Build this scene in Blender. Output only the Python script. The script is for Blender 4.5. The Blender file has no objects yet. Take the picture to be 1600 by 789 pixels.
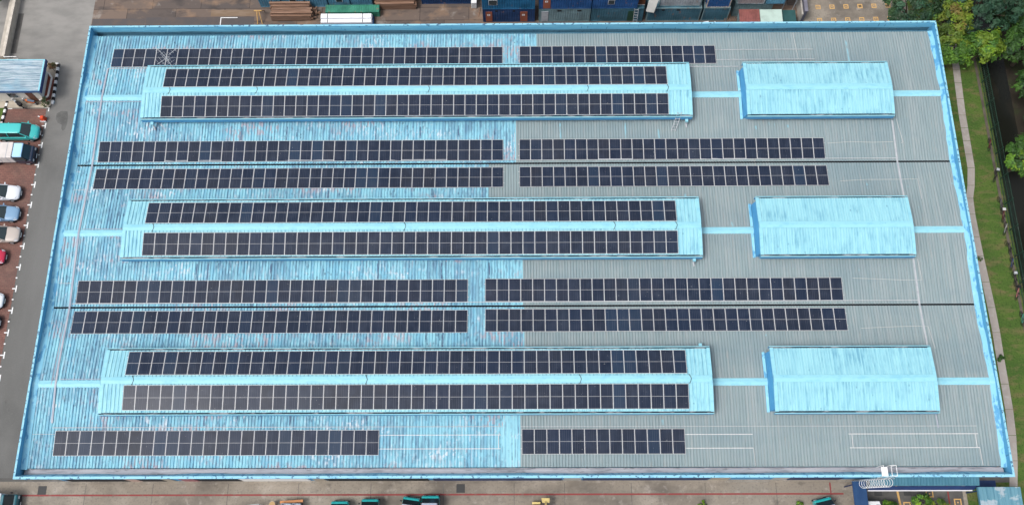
import bpy, bmesh, math, random
from mathutils import Vector, Matrix, Euler
R = math.radians
random.seed(11)
sc = bpy.context.scene
col = sc.collection

# ------------------------------------------------------------------ camera
cam_d = bpy.data.cameras.new('camera')
cam = bpy.data.objects.new('camera', cam_d); col.objects.link(cam)
cam.location = (0.0333, -32.135, 86.866)
cam.rotation_euler = (R(19.1086), R(0.50074), R(-0.08332))
cam_d.sensor_width = 36; cam_d.lens = 36*1455.98/1600
cam_d.clip_start = 1; cam_d.clip_end = 3000
sc.camera = cam
# ------------------------------------------------------------------ sky, sun, exposure (bright overcast)
SUN_EL, SUN_AZ = 60, 238          # veiled sun high in the south west
w = bpy.data.worlds.new('World'); sc.world = w; w.use_nodes = True
nt = w.node_tree; bg = nt.nodes['Background']
sky = nt.nodes.new('ShaderNodeTexSky'); sky.sky_type = 'NISHITA'; sky.sun_disc = False
sky.sun_elevation = R(SUN_EL); sky.sun_rotation = R(SUN_AZ)
sky.air_density = 1.0; sky.dust_density = 4.0; sky.ozone_density = 1.0
hs = nt.nodes.new('ShaderNodeHueSaturation'); hs.inputs['Saturation'].default_value = 0.35
nt.links.new(sky.outputs[0], hs.inputs['Color']); nt.links.new(hs.outputs[0], bg.inputs['Color'])
bg.inputs['Strength'].default_value = 0.15
sl = bpy.data.lights.new('sun', 'SUN'); sl.energy = 1.4; sl.angle = R(16); sl.color = (1, .97, .93)
so = bpy.data.objects.new('sun', sl); col.objects.link(so); so.location = (0, 0, 120)
d = Vector((math.sin(R(SUN_AZ))*math.cos(R(SUN_EL)), math.cos(R(SUN_AZ))*math.cos(R(SUN_EL)), math.sin(R(SUN_EL))))
so.rotation_euler = d.to_track_quat('Z', 'Y').to_euler()
vs = sc.view_settings; vs.view_transform = 'Standard'; vs.look = 'None'; vs.gamma = 1; vs.use_curve_mapping = False
vs.exposure = 0.36

# ------------------------------------------------------------------ helpers
def wloc(o):
    v = Vector((0, 0, 0))
    while o is not None:
        v += o.location; o = o.parent
    return v
def tag(o, label=None, cat=None, group=None, kind=None):
    if label: o['label'] = label
    if cat: o['category'] = cat
    if group: o['group'] = group
    if kind: o['kind'] = kind
    return o
def empty(name, loc=(0, 0, 0), label=None, cat=None, group=None):
    o = bpy.data.objects.new(name, None); o.empty_display_size = .3
    o.location = loc; col.objects.link(o)
    return tag(o, label, cat, group)
def copy_tree(o, parent=None):
    c = o.copy(); col.objects.link(c); c.parent = parent
    for ch in list(o.children): copy_tree(ch, c)
    return c

class MB:
    """collects faces in world (or model) coordinates"""
    def __init__(s): s.v = []; s.f = []; s.m = []; s.mi = 0
    def face(s, pts, mi=None):
        n = len(s.v); s.v += [tuple(p) for p in pts]; s.f.append(tuple(range(n, n+len(pts)))); s.m.append(s.mi if mi is None else mi)
    def mesh(s, vs, fs, mi=None):
        n = len(s.v); s.v += [tuple(p) for p in vs]
        for f in fs: s.f.append(tuple(i+n for i in f)); s.m.append(s.mi if mi is None else mi)
        return s
    def box(s, x0, x1, y0, y1, z0, z1, mi=None):
        vs_ = [(x0,y0,z0),(x1,y0,z0),(x1,y1,z0),(x0,y1,z0),(x0,y0,z1),(x1,y0,z1),(x1,y1,z1),(x0,y1,z1)]
        return s.mesh(vs_, [(3,2,1,0),(4,5,6,7),(0,1,5,4),(1,2,6,5),(2,3,7,6),(3,0,4,7)], mi)
    def bar(s, a, b, w, h=None, mi=None):
        """rectangular bar from a to b, h measured towards the up side"""
        a = Vector(a); b = Vector(b); h = w if h is None else h
        t = (b-a).normalized(); u = Vector((0,0,1)) if abs(t.z) < .95 else Vector((0,1,0))
        sx = t.cross(u).normalized(); up = sx.cross(t).normalized()
        c = [sx*w/2+up*h/2, -sx*w/2+up*h/2, -sx*w/2-up*h/2, sx*w/2-up*h/2]
        return s.mesh([a+q for q in c]+[b+q for q in c], [(0,1,2,3),(7,6,5,4)]+[(i,i+4,(i+1)%4+4,(i+1)%4) for i in range(4)], mi)
    def tube(s, pts, r, n=6, closed=False, mi=None, r2=None):
        pts = [Vector(p) for p in pts]; rings = []; k = len(pts)
        for i, p in enumerate(pts):
            if closed: t = (pts[(i+1) % k]-pts[i-1]).normalized()
            else: t = (pts[min(i+1, k-1)]-pts[max(i-1, 0)]).normalized()
            u = Vector((0,0,1)) if abs(t.z) < .9 else Vector((1,0,0))
            a = t.cross(u).normalized(); b = t.cross(a).normalized()
            rr = r if r2 is None else r+(r2-r)*i/(k-1)
            rings.append([p+a*rr*math.cos(2*math.pi*j/n)+b*rr*math.sin(2*math.pi*j/n) for j in range(n)])
        vs_ = [q for g in rings for q in g]; fs = []
        for i in range(k if closed else k-1):
            for j in range(n): fs.append((i*n+j, i*n+(j+1) % n, ((i+1) % k)*n+(j+1) % n, ((i+1) % k)*n+j))
        if not closed: fs += [tuple(range(n))[::-1], tuple((k-1)*n+j for j in range(n))]
        return s.mesh(vs_, fs, mi)
    def cyl(s, c, axis, r, h, n=16, mi=None, r2=None):
        a = Vector(c); b = a+Vector(axis).normalized()*h
        return s.tube([a, b], r, n, mi=mi, r2=r2)
    def loft(s, secs, cap=True, mi=None):
        n = len(secs[0]); vs_ = [p for g in secs for p in g]; fs = []
        for i in range(len(secs)-1):
            for j in range(n): fs.append((i*n+j, i*n+(j+1) % n, (i+1)*n+(j+1) % n, (i+1)*n+j))
        if cap: fs += [tuple(range(n))[::-1], tuple((len(secs)-1)*n+j for j in range(n))]
        return s.mesh(vs_, fs, mi)
    def build(s, name, mats, parent=None, smooth=False, subsurf=0, bevel=0, attr=None, loc=None):
        o0 = wloc(parent) if parent else Vector((0,0,0))
        lo = Vector(loc) if loc else Vector((0,0,0))
        me = bpy.data.meshes.new(name)
        me.from_pydata([(x-o0.x-lo.x, y-o0.y-lo.y, z-o0.z-lo.z) for x, y, z in s.v], [], s.f)
        if not isinstance(mats, (list, tuple)): mats = [mats]
        for m in mats: me.materials.append(m)
        if len(mats) > 1: me.polygons.foreach_set('material_index', s.m)
        if smooth: me.polygons.foreach_set('use_smooth', [True]*len(s.f))
        if attr:
            a = me.color_attributes.new('tint', 'FLOAT_COLOR', 'CORNER'); k = 0
            for fi, f in enumerate(s.f):
                for _ in f: a.data[k].color = attr[fi]; k += 1
        bm = bmesh.new(); bm.from_mesh(me)
        if not attr: bmesh.ops.recalc_face_normals(bm, faces=bm.faces)
        if bevel: bmesh.ops.bevel(bm, geom=bm.edges[:], offset=bevel, segments=1, affect='EDGES', clamp_overlap=True)
        bm.to_mesh(me); bm.free(); me.update()
        o = bpy.data.objects.new(name, me); col.objects.link(o); o.location = lo
        if parent: o.parent = parent
        if subsurf:
            md = o.modifiers.new('sub', 'SUBSURF'); md.levels = md.render_levels = subsurf
        return o

# pixel of the photo + real height -> point of the place (the camera was fitted to panels, containers and bays of known size)
_M = Euler((R(19.1086), R(0.50074), R(-0.08332))).to_matrix()
def at(u, v, z=-8.0):
    q = _M @ Vector(((u-800)/1455.98, (394.5-v)/1455.98, -1)); t = (z-cam.location.z)/q.z
    p = cam.location+q*t
    return Vector((p.x, p.y, z))

# ------------------------------------------------------------------ materials
def srgb(r, g, b):
    f = lambda c: (c/255/12.92) if c <= 10 else ((c/255+.055)/1.055)**2.4
    return (f(r), f(g), f(b), 1)
def C4(c): return tuple(c)+(1,) if len(c) == 3 else tuple(c)
def noise_fac(nt, vec, scale, detail, lo, hi, off=0.0, rough=.55):
    mp = nt.nodes.new('ShaderNodeMapping'); mp.inputs['Scale'].default_value = scale; mp.inputs['Location'].default_value = (off, off*1.7, off*.3)
    nt.links.new(vec, mp.inputs['Vector'])
    n = nt.nodes.new('ShaderNodeTexNoise'); n.inputs['Scale'].default_value = 1; n.inputs['Detail'].default_value = detail; n.inputs['Roughness'].default_value = rough
    nt.links.new(mp.outputs[0], n.inputs['Vector'])
    r = nt.nodes.new('ShaderNodeMapRange'); r.inputs[1].default_value = lo; r.inputs[2].default_value = hi
    nt.links.new(n.outputs[0], r.inputs[0]); return r.outputs[0]
def mul(nt, a, b):
    m = nt.nodes.new('ShaderNodeMath'); m.operation = 'MULTIPLY'
    for i, q in enumerate((a, b)):
        if isinstance(q, (int, float)): m.inputs[i].default_value = q
        else: nt.links.new(q, m.inputs[i])
    return m.outputs[0]
def mixc(nt, fac, a, b):
    m = nt.nodes.new('ShaderNodeMix'); m.data_type = 'RGBA'
    if isinstance(fac, (int, float)): m.inputs[0].default_value = fac
    else: nt.links.new(fac, m.inputs[0])
    for i, q in ((6, a), (7, b)):
        if isinstance(q, tuple): m.inputs[i].default_value = q
        else: nt.links.new(q, m.inputs[i])
    return m.outputs[2]
def mat(name, base, layers=(), rough=.6, spec=.3, metal=0.0, coat=0.0, bump=None, obj=False, rand=0.0, strips=0):
    """layers: (colour, amount, [(scale, detail, lo, hi), ...]) ; the noises of a layer multiply"""
    m = bpy.data.materials.new(name); m.use_nodes = True; nt = m.node_tree; b = nt.nodes['Principled BSDF']
    b.inputs['Roughness'].default_value = rough; b.inputs['Specular IOR Level'].default_value = spec; b.inputs['Metallic'].default_value = metal
    b.inputs['Coat Weight'].default_value = coat
    base = C4(base); cur = base
    if layers or bump:
        if obj: vec = nt.nodes.new('ShaderNodeTexCoord').outputs['Object']
        else: vec = nt.nodes.new('ShaderNodeNewGeometry').outputs['Position']
        if strips:      # wear follows the ribs: every strip of sheet ages on its own
            sp = nt.nodes.new('ShaderNodeSeparateXYZ'); nt.links.new(vec, sp.inputs[0])
            sn = nt.nodes.new('ShaderNodeMath'); sn.operation = 'SNAP'; nt.links.new(sp.outputs[0], sn.inputs[0]); sn.inputs[1].default_value = strips
            cb = nt.nodes.new('ShaderNodeCombineXYZ'); nt.links.new(sn.outputs[0], cb.inputs[0]); nt.links.new(sp.outputs[1], cb.inputs[1]); nt.links.new(sp.outputs[2], cb.inputs[2])
            vec = cb.outputs[0]
    for i, (c, amt, ns) in enumerate(layers):
        fac = None
        for k, (s_, dt, lo, hi) in enumerate(ns):
            s3 = (s_, s_, s_) if isinstance(s_, (int, float)) else s_
            q = noise_fac(nt, vec, s3, dt, lo, hi, off=3.1*i+7.7*k+len(name))
            fac = q if fac is None else mul(nt, fac, q)
        cur = mixc(nt, mul(nt, fac, amt), cur, C4(c))
    if rand:
        oi = nt.nodes.new('ShaderNodeObjectInfo'); h = nt.nodes.new('ShaderNodeHueSaturation')
        r = nt.nodes.new('ShaderNodeMapRange'); r.inputs[3].default_value = 1-rand; r.inputs[4].default_value = 1+rand
        nt.links.new(oi.outputs['Random'], r.inputs[0]); nt.links.new(r.outputs[0], h.inputs['Value'])
        if isinstance(cur, tuple): h.inputs['Color'].default_value = cur
        else: nt.links.new(cur, h.inputs['Color'])
        cur = h.outputs[0]
    if isinstance(cur, tuple): b.inputs['Base Color'].default_value = cur
    else: nt.links.new(cur, b.inputs['Base Color'])
    if bump:
        s_, dist = bump; n = nt.nodes.new('ShaderNodeTexNoise'); n.inputs['Scale'].default_value = s_; n.inputs['Detail'].default_value = 4
        nt.links.new(vec, n.inputs['Vector']); bp = nt.nodes.new('ShaderNodeBump'); bp.inputs['Distance'].default_value = dist; bp.inputs['Strength'].default_value = .6
        nt.links.new(n.outputs[0], bp.inputs['Height']); nt.links.new(bp.outputs[0], b.inputs['Normal'])
    return m

M = {}
CYAN = (.245, .515, .61)
SLATE = (.115, .215, .32)
# old painted sheeting: streaks run down the slope (Y)
M['paint_roof'] = mat('weathered blue roof paint', CYAN, [
    ((.29, .58, .67), .6, [((3.9, .05, 1), 1, .45, .62)]),
    ((.14, .36, .50), .65, [((3.9, .10, 1), 2, .48, .60)]),
    (SLATE, .68, [((6, .40, 1), 4, .42, .60), ((.11, .16, 1), 2, .42, .58)]),
    ((.11, .20, .30), .55, [((9, .9, 1), 4, .52, .63)]),
    ((.055, .10, .17), .7, [((11, 1.1, 1), 4, .60, .68), ((.2, .3, 1), 2, .42, .56)]),
    ((.46, .58, .64), .6, [((8, .9, 1), 4, .55, .66), ((.15, .3, 1), 2, .42, .58)]),
    ((.56, .61, .66), .85, [((5, 1.4, 1), 5, .54, .60), ((.22, .5, 1), 2, .55, .66)]),
    ((.40, .31, .35), .7, [((4.5, 1.1, 1), 4, .50, .58), ((.16, .45, 1), 1, .55, .64)]),
], rough=.65, spec=.25, strips=.15)
M['bare_roof'] = mat('bare grey metal roof', (.232, .298, .312), [
    ((.30, .345, .355), .6, [((4.4, .05, 1), 2, .45, .6)]),
    ((.18, .255, .285), .6, [((.10, .22, 1), 3, .48, .68)]),
    ((.16, .22, .24), .5, [((9, .4, 1), 3, .52, .68)]),
    ((.33, .32, .30), .4, [((5, .5, 1), 3, .60, .72)]),
    ((.24, .52, .64), .8, [((4, .9, 1), 3, .69, .72), ((.3, .8, 1), 1, .60, .66)]),
], rough=.55, spec=.35)
M['monitor_roof'] = mat('fresh light blue roof paint', (.30, .585, .65), [
    ((.22, .48, .58), .7, [((4, .12, 1), 2, .42, .62)]),
    ((.11, .31, .44), .65, [((6, .45, 1), 4, .46, .62), ((.4, .5, 1), 2, .42, .62)]),
    ((.05, .14, .26), .7, [((16, 1.2, 1), 3, .67, .74), ((.5, .5, 1), 1, .45, .6)]),
], rough=.6, spec=.3, strips=.13)
M['cap'] = mat('light blue ridge flashing', (.27, .57, .66), [
    ((.19, .47, .60), .6, [((1.2, 3, 1), 3, .48, .68)]), ((.08, .25, .42), .6, [((9, 5, 1), 3, .66, .74)])], rough=.5)
M['wall_paint'] = mat('blue wall paint', (.06, .25, .48), [
    ((.09, .32, .54), .6, [((.9, .9, 2), 3, .45, .65)]), ((.06, .19, .36), .6, [((3, 3, 1.2), 4, .60, .72)])], rough=.6)
M['coping'] = mat('chipped pale blue coping', (.26, .55, .68), [
    ((.03, .08, .16), .85, [((3.2, 3.2, 3), 4, .58, .61)]), ((.12, .36, .56), .5, [((.8, 2.5, 2), 3, .5, .66)])], rough=.5)
M['flash'] = mat('creased pale blue flashing', (.21, .50, .66), [
    ((.07, .27, .48), .9, [((2.2, .7, 1), 4, .53, .58)]), ((.30, .58, .68), .6, [((1.2, 2.0, 1), 3, .55, .64)])], rough=.5, bump=(2.2, .05))
M['parapet_in'] = mat('parapet inner face with ragged paint edge', (.14, .42, .61), [
    ((.22, .53, .66), .6, [((.5, .5, 3), 3, .45, .65)]), ((.05, .15, .28), .8, [((5, 1, .8), 3, .67, .71)])], rough=.55, bump=(2.0, .04))
M['parapet_side'] = mat('deeper blue parapet paint', (.085, .31, .53), [((.12, .38, .58), .6, [((.5, .5, 3), 3, .45, .65)]), ((.05, .15, .28), .7, [((2, 4, .8), 3, .67, .71)])], rough=.55)  # same paint as the far face, darkened for the shade on the sides
M['gutter_blue'] = mat('dull blue gutter', (.06, .17, .25), [((.10, .22, .29), .6, [((.7, 2, 2), 3, .42, .62)]), ((.03, .06, .10), .6, [((5, 3, 3), 3, .55, .7)])], rough=.6)
M['gutter_grey'] = mat('dusty grey gutter floor', (.40, .41, .45), [((.22, .23, .26), .8, [((.6, 3.5, 1), 4, .48, .66)]), ((.50, .50, .53), .6, [((.35, 1.5, 1), 3, .5, .65)]), ((.10, .10, .11), .6, [((1.2, 5, 1), 4, .6, .7)])], rough=.7)
M['gutter_dirt_shade'] = mat('dirty eave gutter', (.03, .05, .07), [((.35, .34, .36), .8, [((.8, 4, 1), 4, .52, .6)])], rough=.8)  # gutter dirt, with the shadow gap at the sheet ends painted into its base
M['dark'] = mat('dark gap', (.012, .014, .02), rough=.9)
M['navy'] = mat('navy paint', (.012, .03, .10), [((.02, .05, .15), .6, [(.9, 3, .4, .65)])], rough=.6)
M['black'] = mat('black rubber', (.015, .015, .017), rough=.7)
M['alu'] = mat('bright aluminium', (.62, .62, .63), [((.45, .45, .46), .5, [(2, 3, .45, .65)])], rough=.45, spec=.5)
M['galv'] = mat('galvanised steel', (.42, .44, .46), [((.30, .32, .36), .6, [(3, 3, .45, .65)])], rough=.45, spec=.5)
M['white'] = mat('white paint', (.78, .78, .78), [((.6, .6, .6), .4, [(2, 3, .5, .7)])], rough=.5)
M['asphalt'] = mat('worn asphalt', (.125, .123, .117), [((.165, .162, .155), .7, [((.25, .06, 1), 4, .42, .66)]), ((.075, .075, .072), .7, [((.12, .10, 1), 4, .50, .68)]),
    ((.045, .042, .04), .7, [(.55, 3, .70, .76)]), ((.17, .165, .155), .5, [(9, 4, .55, .75)]), ((.05, .05, .05), .5, [(13, 3, .60, .8)])], rough=.85, bump=(12, .01))
M['pale_asphalt'] = mat('pale concrete road', (.26, .25, .235), [((.19, .185, .175), .8, [((.10, .22, 1), 4, .45, .66)]), ((.32, .30, .28), .6, [((.5, 1.4, 1), 4, .5, .7)]),
    ((.07, .065, .06), .8, [(.45, 3, .72, .77)]), ((.15, .145, .14), .5, [(7, 4, .55, .75)])], rough=.85)
def road_fade(m):     # the old pale concrete of the north end gives way to newer, darker asphalt along the lane
    nt = m.node_tree; b = nt.nodes['Principled BSDF']; src = b.inputs['Base Color'].links[0].from_socket
    g = nt.nodes.new('ShaderNodeNewGeometry').outputs['Position']; sp = nt.nodes.new('ShaderNodeSeparateXYZ'); nt.links.new(g, sp.inputs[0])
    nz = noise_fac(nt, g, (.12, .12, 1), 3, 0, 1)
    ad = nt.nodes.new('ShaderNodeMath'); ad.operation = 'MULTIPLY_ADD'; nt.links.new(nz, ad.inputs[0]); ad.inputs[1].default_value = 16; nt.links.new(sp.outputs[1], ad.inputs[2])
    mr = nt.nodes.new('ShaderNodeMapRange'); mr.inputs[1].default_value = 20; mr.inputs[2].default_value = 36; nt.links.new(ad.outputs[0], mr.inputs[0])
    det = noise_fac(nt, g, (.5, 1.2, 1), 5, .42, .68, off=9)
    pale = mixc(nt, mul(nt, det, .7), (.255, .245, .23, 1), (.18, .175, .165, 1))
    sp2 = noise_fac(nt, g, (.45, .45, 1), 3, .70, .76, off=2)
    pale = mixc(nt, mul(nt, sp2, .7), pale, (.08, .075, .07, 1))
    nt.links.new(mixc(nt, mr.outputs[0], src, pale), b.inputs['Base Color'])
road_fade(M['asphalt'])
M['concrete'] = mat('stained yard concrete', (.245, .212, .172), [((.34, .30, .25), .7, [(.33, 5, .48, .66)]), ((.115, .10, .085), .8, [((.22, .3, 1), 5, .50, .68)]), ((.38, .34, .30), .55, [(1.6, 5, .58, .72)]),
    ((.06, .055, .05), .55, [(.8, 4, .64, .74)]), ((.14, .125, .11), .6, [(5, 4, .52, .7)])], rough=.85)
M['yard2'] = mat('dark stained concrete', (.10, .096, .09), [((.17, .16, .145), .7, [(.5, 5, .48, .66)]), ((.06, .058, .055), .6, [(1.3, 4, .52, .7)])], rough=.85)
def brick_mat(name, c1, c2, mort, scale, bw, bh, layers, ms=.02, sc3=(1, 1, 1)):
    m = mat(name, (1, 1, 1, 1), [], rough=.85); nt = m.node_tree; b = nt.nodes['Principled BSDF']
    vec = nt.nodes.new('ShaderNodeNewGeometry').outputs['Position']
    br = nt.nodes.new('ShaderNodeTexBrick'); br.inputs['Color1'].default_value = C4(c1); br.inputs['Color2'].default_value = C4(c2); br.inputs['Mortar'].default_value = C4(mort)
    br.inputs['Scale'].default_value = scale; br.inputs['Brick Width'].default_value = bw; br.inputs['Row Height'].default_value = bh; br.inputs['Mortar Size'].default_value = ms
    nt.links.new(vec, br.inputs['Vector']); cur = br.outputs[0]
    for i, (c, amt, ns) in enumerate(layers):
        fac = None
        for k, (s_, dt, lo, hi) in enumerate(ns):
            s3 = (s_, s_, s_) if isinstance(s_, (int, float)) else s_
            q = noise_fac(nt, vec, s3, dt, lo, hi, off=5.3*i+2.2*k)
            fac = q if fac is None else mul(nt, fac, q)
        cur = mixc(nt, mul(nt, fac, amt), cur, C4(c))
    nt.links.new(cur, b.inputs['Base Color']); return m
M['pavers'] = brick_mat('red brick pavers', (.22, .105, .085), (.17, .08, .066), (.085, .06, .05), 1, .42, .21, [((.11, .075, .065), .65, [(.28, 5, .45, .68)]), ((.03, .03, .028), .7, [((.6, .5, 1), 3, .62, .74)]), ((.22, .13, .10), .4, [(1.5, 4, .55, .7)])], .015)
M['plates'] = brick_mat('rusty steel ground plates', (.17, .125, .10), (.10, .082, .075), (.045, .035, .03), 1, 5.8, 1.75, [((.30, .19, .12), .7, [((.35, .5, 1), 5, .52, .68)]), ((.30, .27, .24), .6, [(.8, 5, .60, .72)]), ((.05, .045, .045), .7, [((.4, .9, 1), 4, .55, .7)])], .03)
M['plate'] = mat('dark steel plate', (.085, .075, .075), [((.12, .09, .075), .6, [(.7, 4, .45, .65)])], rough=.7)
M['plate_b'] = mat('tan steel plate', (.19, .13, .085), [((.26, .19, .14), .6, [((.5, 2, 1), 4, .45, .65)])], rough=.75)
M['path'] = mat('pale concrete path', (.36, .32, .29), [((.28, .25, .225), .7, [((.4, .35, 1), 3, .45, .65)]), ((.42, .40, .38), .5, [(2.5, 4, .5, .7)])], rough=.85)
M['grass'] = mat('mown grass', (.075, .130, .022), [((.042, .095, .016), .8, [((.35, .3, 1), 4, .42, .62)]), ((.15, .125, .055), .8, [((.45, 1.2, 1), 4, .48, .64)]), ((.028, .055, .012), .7, [(5, 4, .50, .70)]), ((.10, .13, .035), .6, [(7, 3, .55, .7)])], rough=.9, bump=(9, .08))
M['soil'] = mat('damp bank soil', (.030, .025, .018), [((.055, .045, .034), .7, [(.9, 4, .48, .66)]), ((.03, .045, .015), .6, [(.7, 4, .52, .66)])], rough=.95)
M['canal'] = mat('murky canal water', (.010, .011, .008), [((.022, .018, .010), .7, [((.6, .25, 1), 4, .5, .68)])], rough=.25, spec=.3)
M['land'] = mat('far ground', (.13, .12, .10), [((.06, .08, .03), .8, [(.02, 4, .45, .6)])], rough=.9)
M['line_white'] = mat('white road paint', (.75, .75, .74), [((.4, .4, .39), .5, [(4, 4, .6, .75)])], rough=.7)
M['line_red'] = mat('red floor paint', (.24, .045, .045), [((.20, .12, .10), .6, [(2.5, 4, .55, .7)])], rough=.7)
M['line_yellow'] = mat('orange yellow floor paint', (.60, .36, .13), [((.30, .22, .13), .6, [(4, 4, .55, .7)])], rough=.7)
M['brown_square'] = mat('brown bay fill', (.16, .10, .04), rough=.8)
M['manhole'] = mat('dark manhole cover', (.05, .05, .05), rough=.7)
def simple(name, rgb, rough=.5, spec=.4, coat=0, var=.25, s=1.2, obj=False, rand=0):
    c = srgb(*rgb)[:3]
    return mat(name, c, [(tuple(q*(1-var) for q in c), .8, [(s, 4, .45, .65)])] if var else (), rough=rough, spec=spec, coat=coat, obj=obj, rand=rand)
def carpaint(name, lin): return mat(name, lin, (), rough=.3, spec=.5, coat=.6)

# photovoltaic glass: cells, centre gap and small differences panel by panel
def pv_material():
    m = bpy.data.materials.new('solar cells under glass'); m.use_nodes = True; nt = m.node_tree; b = nt.nodes['Principled BSDF']
    tc = nt.nodes.new('ShaderNodeTexCoord').outputs['Object']; sep = nt.nodes.new('ShaderNodeSeparateXYZ'); nt.links.new(tc, sep.inputs[0])
    oi = nt.nodes.new('ShaderNodeObjectInfo')
    def m1(op, a, b_=None):
        n = nt.nodes.new('ShaderNodeMath'); n.operation = op
        for i, q in enumerate((a, b_)):
            if q is None: continue
            if isinstance(q, (int, float)): n.inputs[i].default_value = q
            else: nt.links.new(q, n.inputs[i])
        return n.outputs[0]
    # per panel colour
    ramp = nt.nodes.new('ShaderNodeValToRGB'); nt.links.new(oi.outputs['Random'], ramp.inputs[0])
    cr = ramp.color_ramp
    stops = [(0, (.011, .019, .039)), (.25, (.0135, .020, .037)), (.5, (.010, .0175, .037)), (.72, (.012, .022, .047)), (.86, (.016, .021, .035)), (.955, (.015, .033, .066)), (1, (.0125, .022, .045))]
    cr.elements[0].position = 0; cr.elements[0].color = C4(stops[0][1]); cr.elements[1].position = 1; cr.elements[1].color = C4(stops[-1][1])
    for p_, c_ in stops[1:-1]:
        e = cr.elements.new(p_); e.color = C4(c_)
    # cell blocks of slightly different blue
    geo = nt.nodes.new('ShaderNodeNewGeometry').outputs['Position']
    blotch = noise_fac(nt, geo, (1.1, .9, .5), 2, .45, .7)
    cur = mixc(nt, mul(nt, blotch, .45), ramp.outputs[0], (.030, .042, .070, 1))
    dust = noise_fac(nt, geo, (.25, .5, .5), 4, .45, .75, off=4)
    cur = mixc(nt, mul(nt, dust, .05), cur, (.20, .18, .17, 1))
    # bus bars / cell columns
    fx = m1('FRACT', m1('MULTIPLY', m1('ADD', sep.outputs[0], .5325), 6/1.065))
    col_line = m1('LESS_THAN', m1('ABSOLUTE', m1('SUBTRACT', fx, .5)), .09)
    wv = nt.nodes.new('ShaderNodeTexWhiteNoise'); wv.noise_dimensions = '2D'
    cb = nt.nodes.new('ShaderNodeCombineXYZ'); nt.links.new(m1('FLOOR', m1('MULTIPLY', m1('ADD', sep.outputs[0], .5325), 6/1.065)), cb.inputs[0]); nt.links.new(oi.outputs['Random'], cb.inputs[1])
    nt.links.new(cb.outputs[0], wv.inputs['Vector'])
    cur = mixc(nt, m1('MULTIPLY', m1('MULTIPLY', col_line, wv.outputs[0]), .11), cur, (.33, .35, .42, 1))
    cur = mixc(nt, mul(nt, noise_fac(nt, geo, (7, 7, 7), 2, .74, .77, off=6), .6), cur, (.5, .5, .48, 1))
    gap = m1('LESS_THAN', m1('ABSOLUTE', sep.outputs[1]), .013)
    cur = mixc(nt, m1('MULTIPLY', gap, .75), cur, (.55, .55, .56, 1))
    nt.links.new(cur, b.inputs['Base Color'])
    b.inputs['Roughness'].default_value = .18; b.inputs['Specular IOR Level'].default_value = .28
    return m
M['pv'] = pv_material()
M['pv_frame'] = mat('panel frame', (.60, .60, .61), (), rough=.4, spec=.5)

# ------------------------------------------------------------------ ground
S = 15.0665; SL = .06097; SJ = .1271; ZR = SL*S/2; HJ = 1.534
def sheet(name, pts, z, m, kind='structure'):
    mb = MB(); mb.face([(x, y, z) for x, y in pts]); o = mb.build(name, m); o['kind'] = kind; return o
def rect(name, x0, x1, y0, y1, z, m): return sheet(name, [(x0, y0), (x1, y0), (x1, y1), (x0, y1)], z, m)
G = -8.0
CX0, CX1 = 53.3, 57.2            # canal banks
mb = MB()
mb.face([(-1500, -1500, G), (CX0, -1500, G), (CX0, 1500, G), (-1500, 1500, G)])
mb.face([(CX1+2.2, -1500, G), (1500, -1500, G), (1500, 1500, G), (CX1+2.2, 1500, G)])
for xa, xb in ((CX0, CX0+.15), (CX1+2.2, CX1)): mb.face([(xa, -1500, G), (xb, -1500, G-2.2), (xb, 1500, G-2.2), (xa, 1500, G)])
mb.face([(CX0, -1500, G-2.6), (CX1+2.3, -1500, G-2.6), (CX1+2.3, 1500, G-2.6), (CX0, 1500, G-2.6)])
mb.mi = 0
o = mb.build('ground', M['land']); o['kind'] = 'structure'
rect('canal_water', CX0+.1, CX1+.6, -120, 160, G-2.0, M['canal'])
mb = MB(); mb.face([(CX0+.02, -120, G+.006), (CX0+.17, -120, G-2.0), (CX0+.17, 160, G-2.0), (CX0+.02, 160, G+.006)])
mb.face([(CX1+.02, -120, G-2.0), (CX1+2.2, -120, G+.008), (CX1+2.2, 160, G+.008), (CX1+.02, 160, G-2.0)])
mb.face([(CX1+2.2, -120, G+.008), (CX1+60, -120, G+.008), (CX1+60, 160, G+.008), (CX1+2.2, 160, G+.008)])
o = mb.build('canal_bank', M['soil']); o['kind'] = 'structure'
rect('yard_concrete', -120, 43.98, -90, -23.05, G+.004, M['concrete'])
rect('yard_ground', 33.35, 43.6, -60, -23.1, G+.008, M['yard2'])
rect('side_road', -90, -45.3, -23.05, 90, G+.004, M['asphalt'])
rect('dark_strip', -90, -44.6, -23.2, -22.85, G+.008, M['yard2'])  # thin dark strip where the lane meets the front yard
rect('plate_yard', -50.45, 33.3, 23.0, 90, G+.010, M['plates'])
rect('north_yard', 33.3, 46.0, 23.0, 90, G+.010, M['concrete'])
rect('parking_pavement', -90, -53.95, -23.05, 18.35, G+.010, M['pavers'])
rect('grass_verge', 44.0, CX0, -100, 160, G+.004, M['grass'])
rect('dirt_strip', 44.5, 48.95, -23.5, -3.8, G+.008, M['yard2'])
# a few loose ground plates seen on the yard
for x0, x1, y0, y1, m in ((-50.4, -44.1, 29.25, 30.2, 'plate'), (-44.05, -31.2, 29.0, 30.35, 'plate'), (-36.4, -30.6, 30.45, 31.3, 'plate_b'), (-50.4, -44.1, 28.0, 29.2, 'plate_b')):
    rect('ground_plate', x0, x1, y0, y1, G+.016, M[m])
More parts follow.
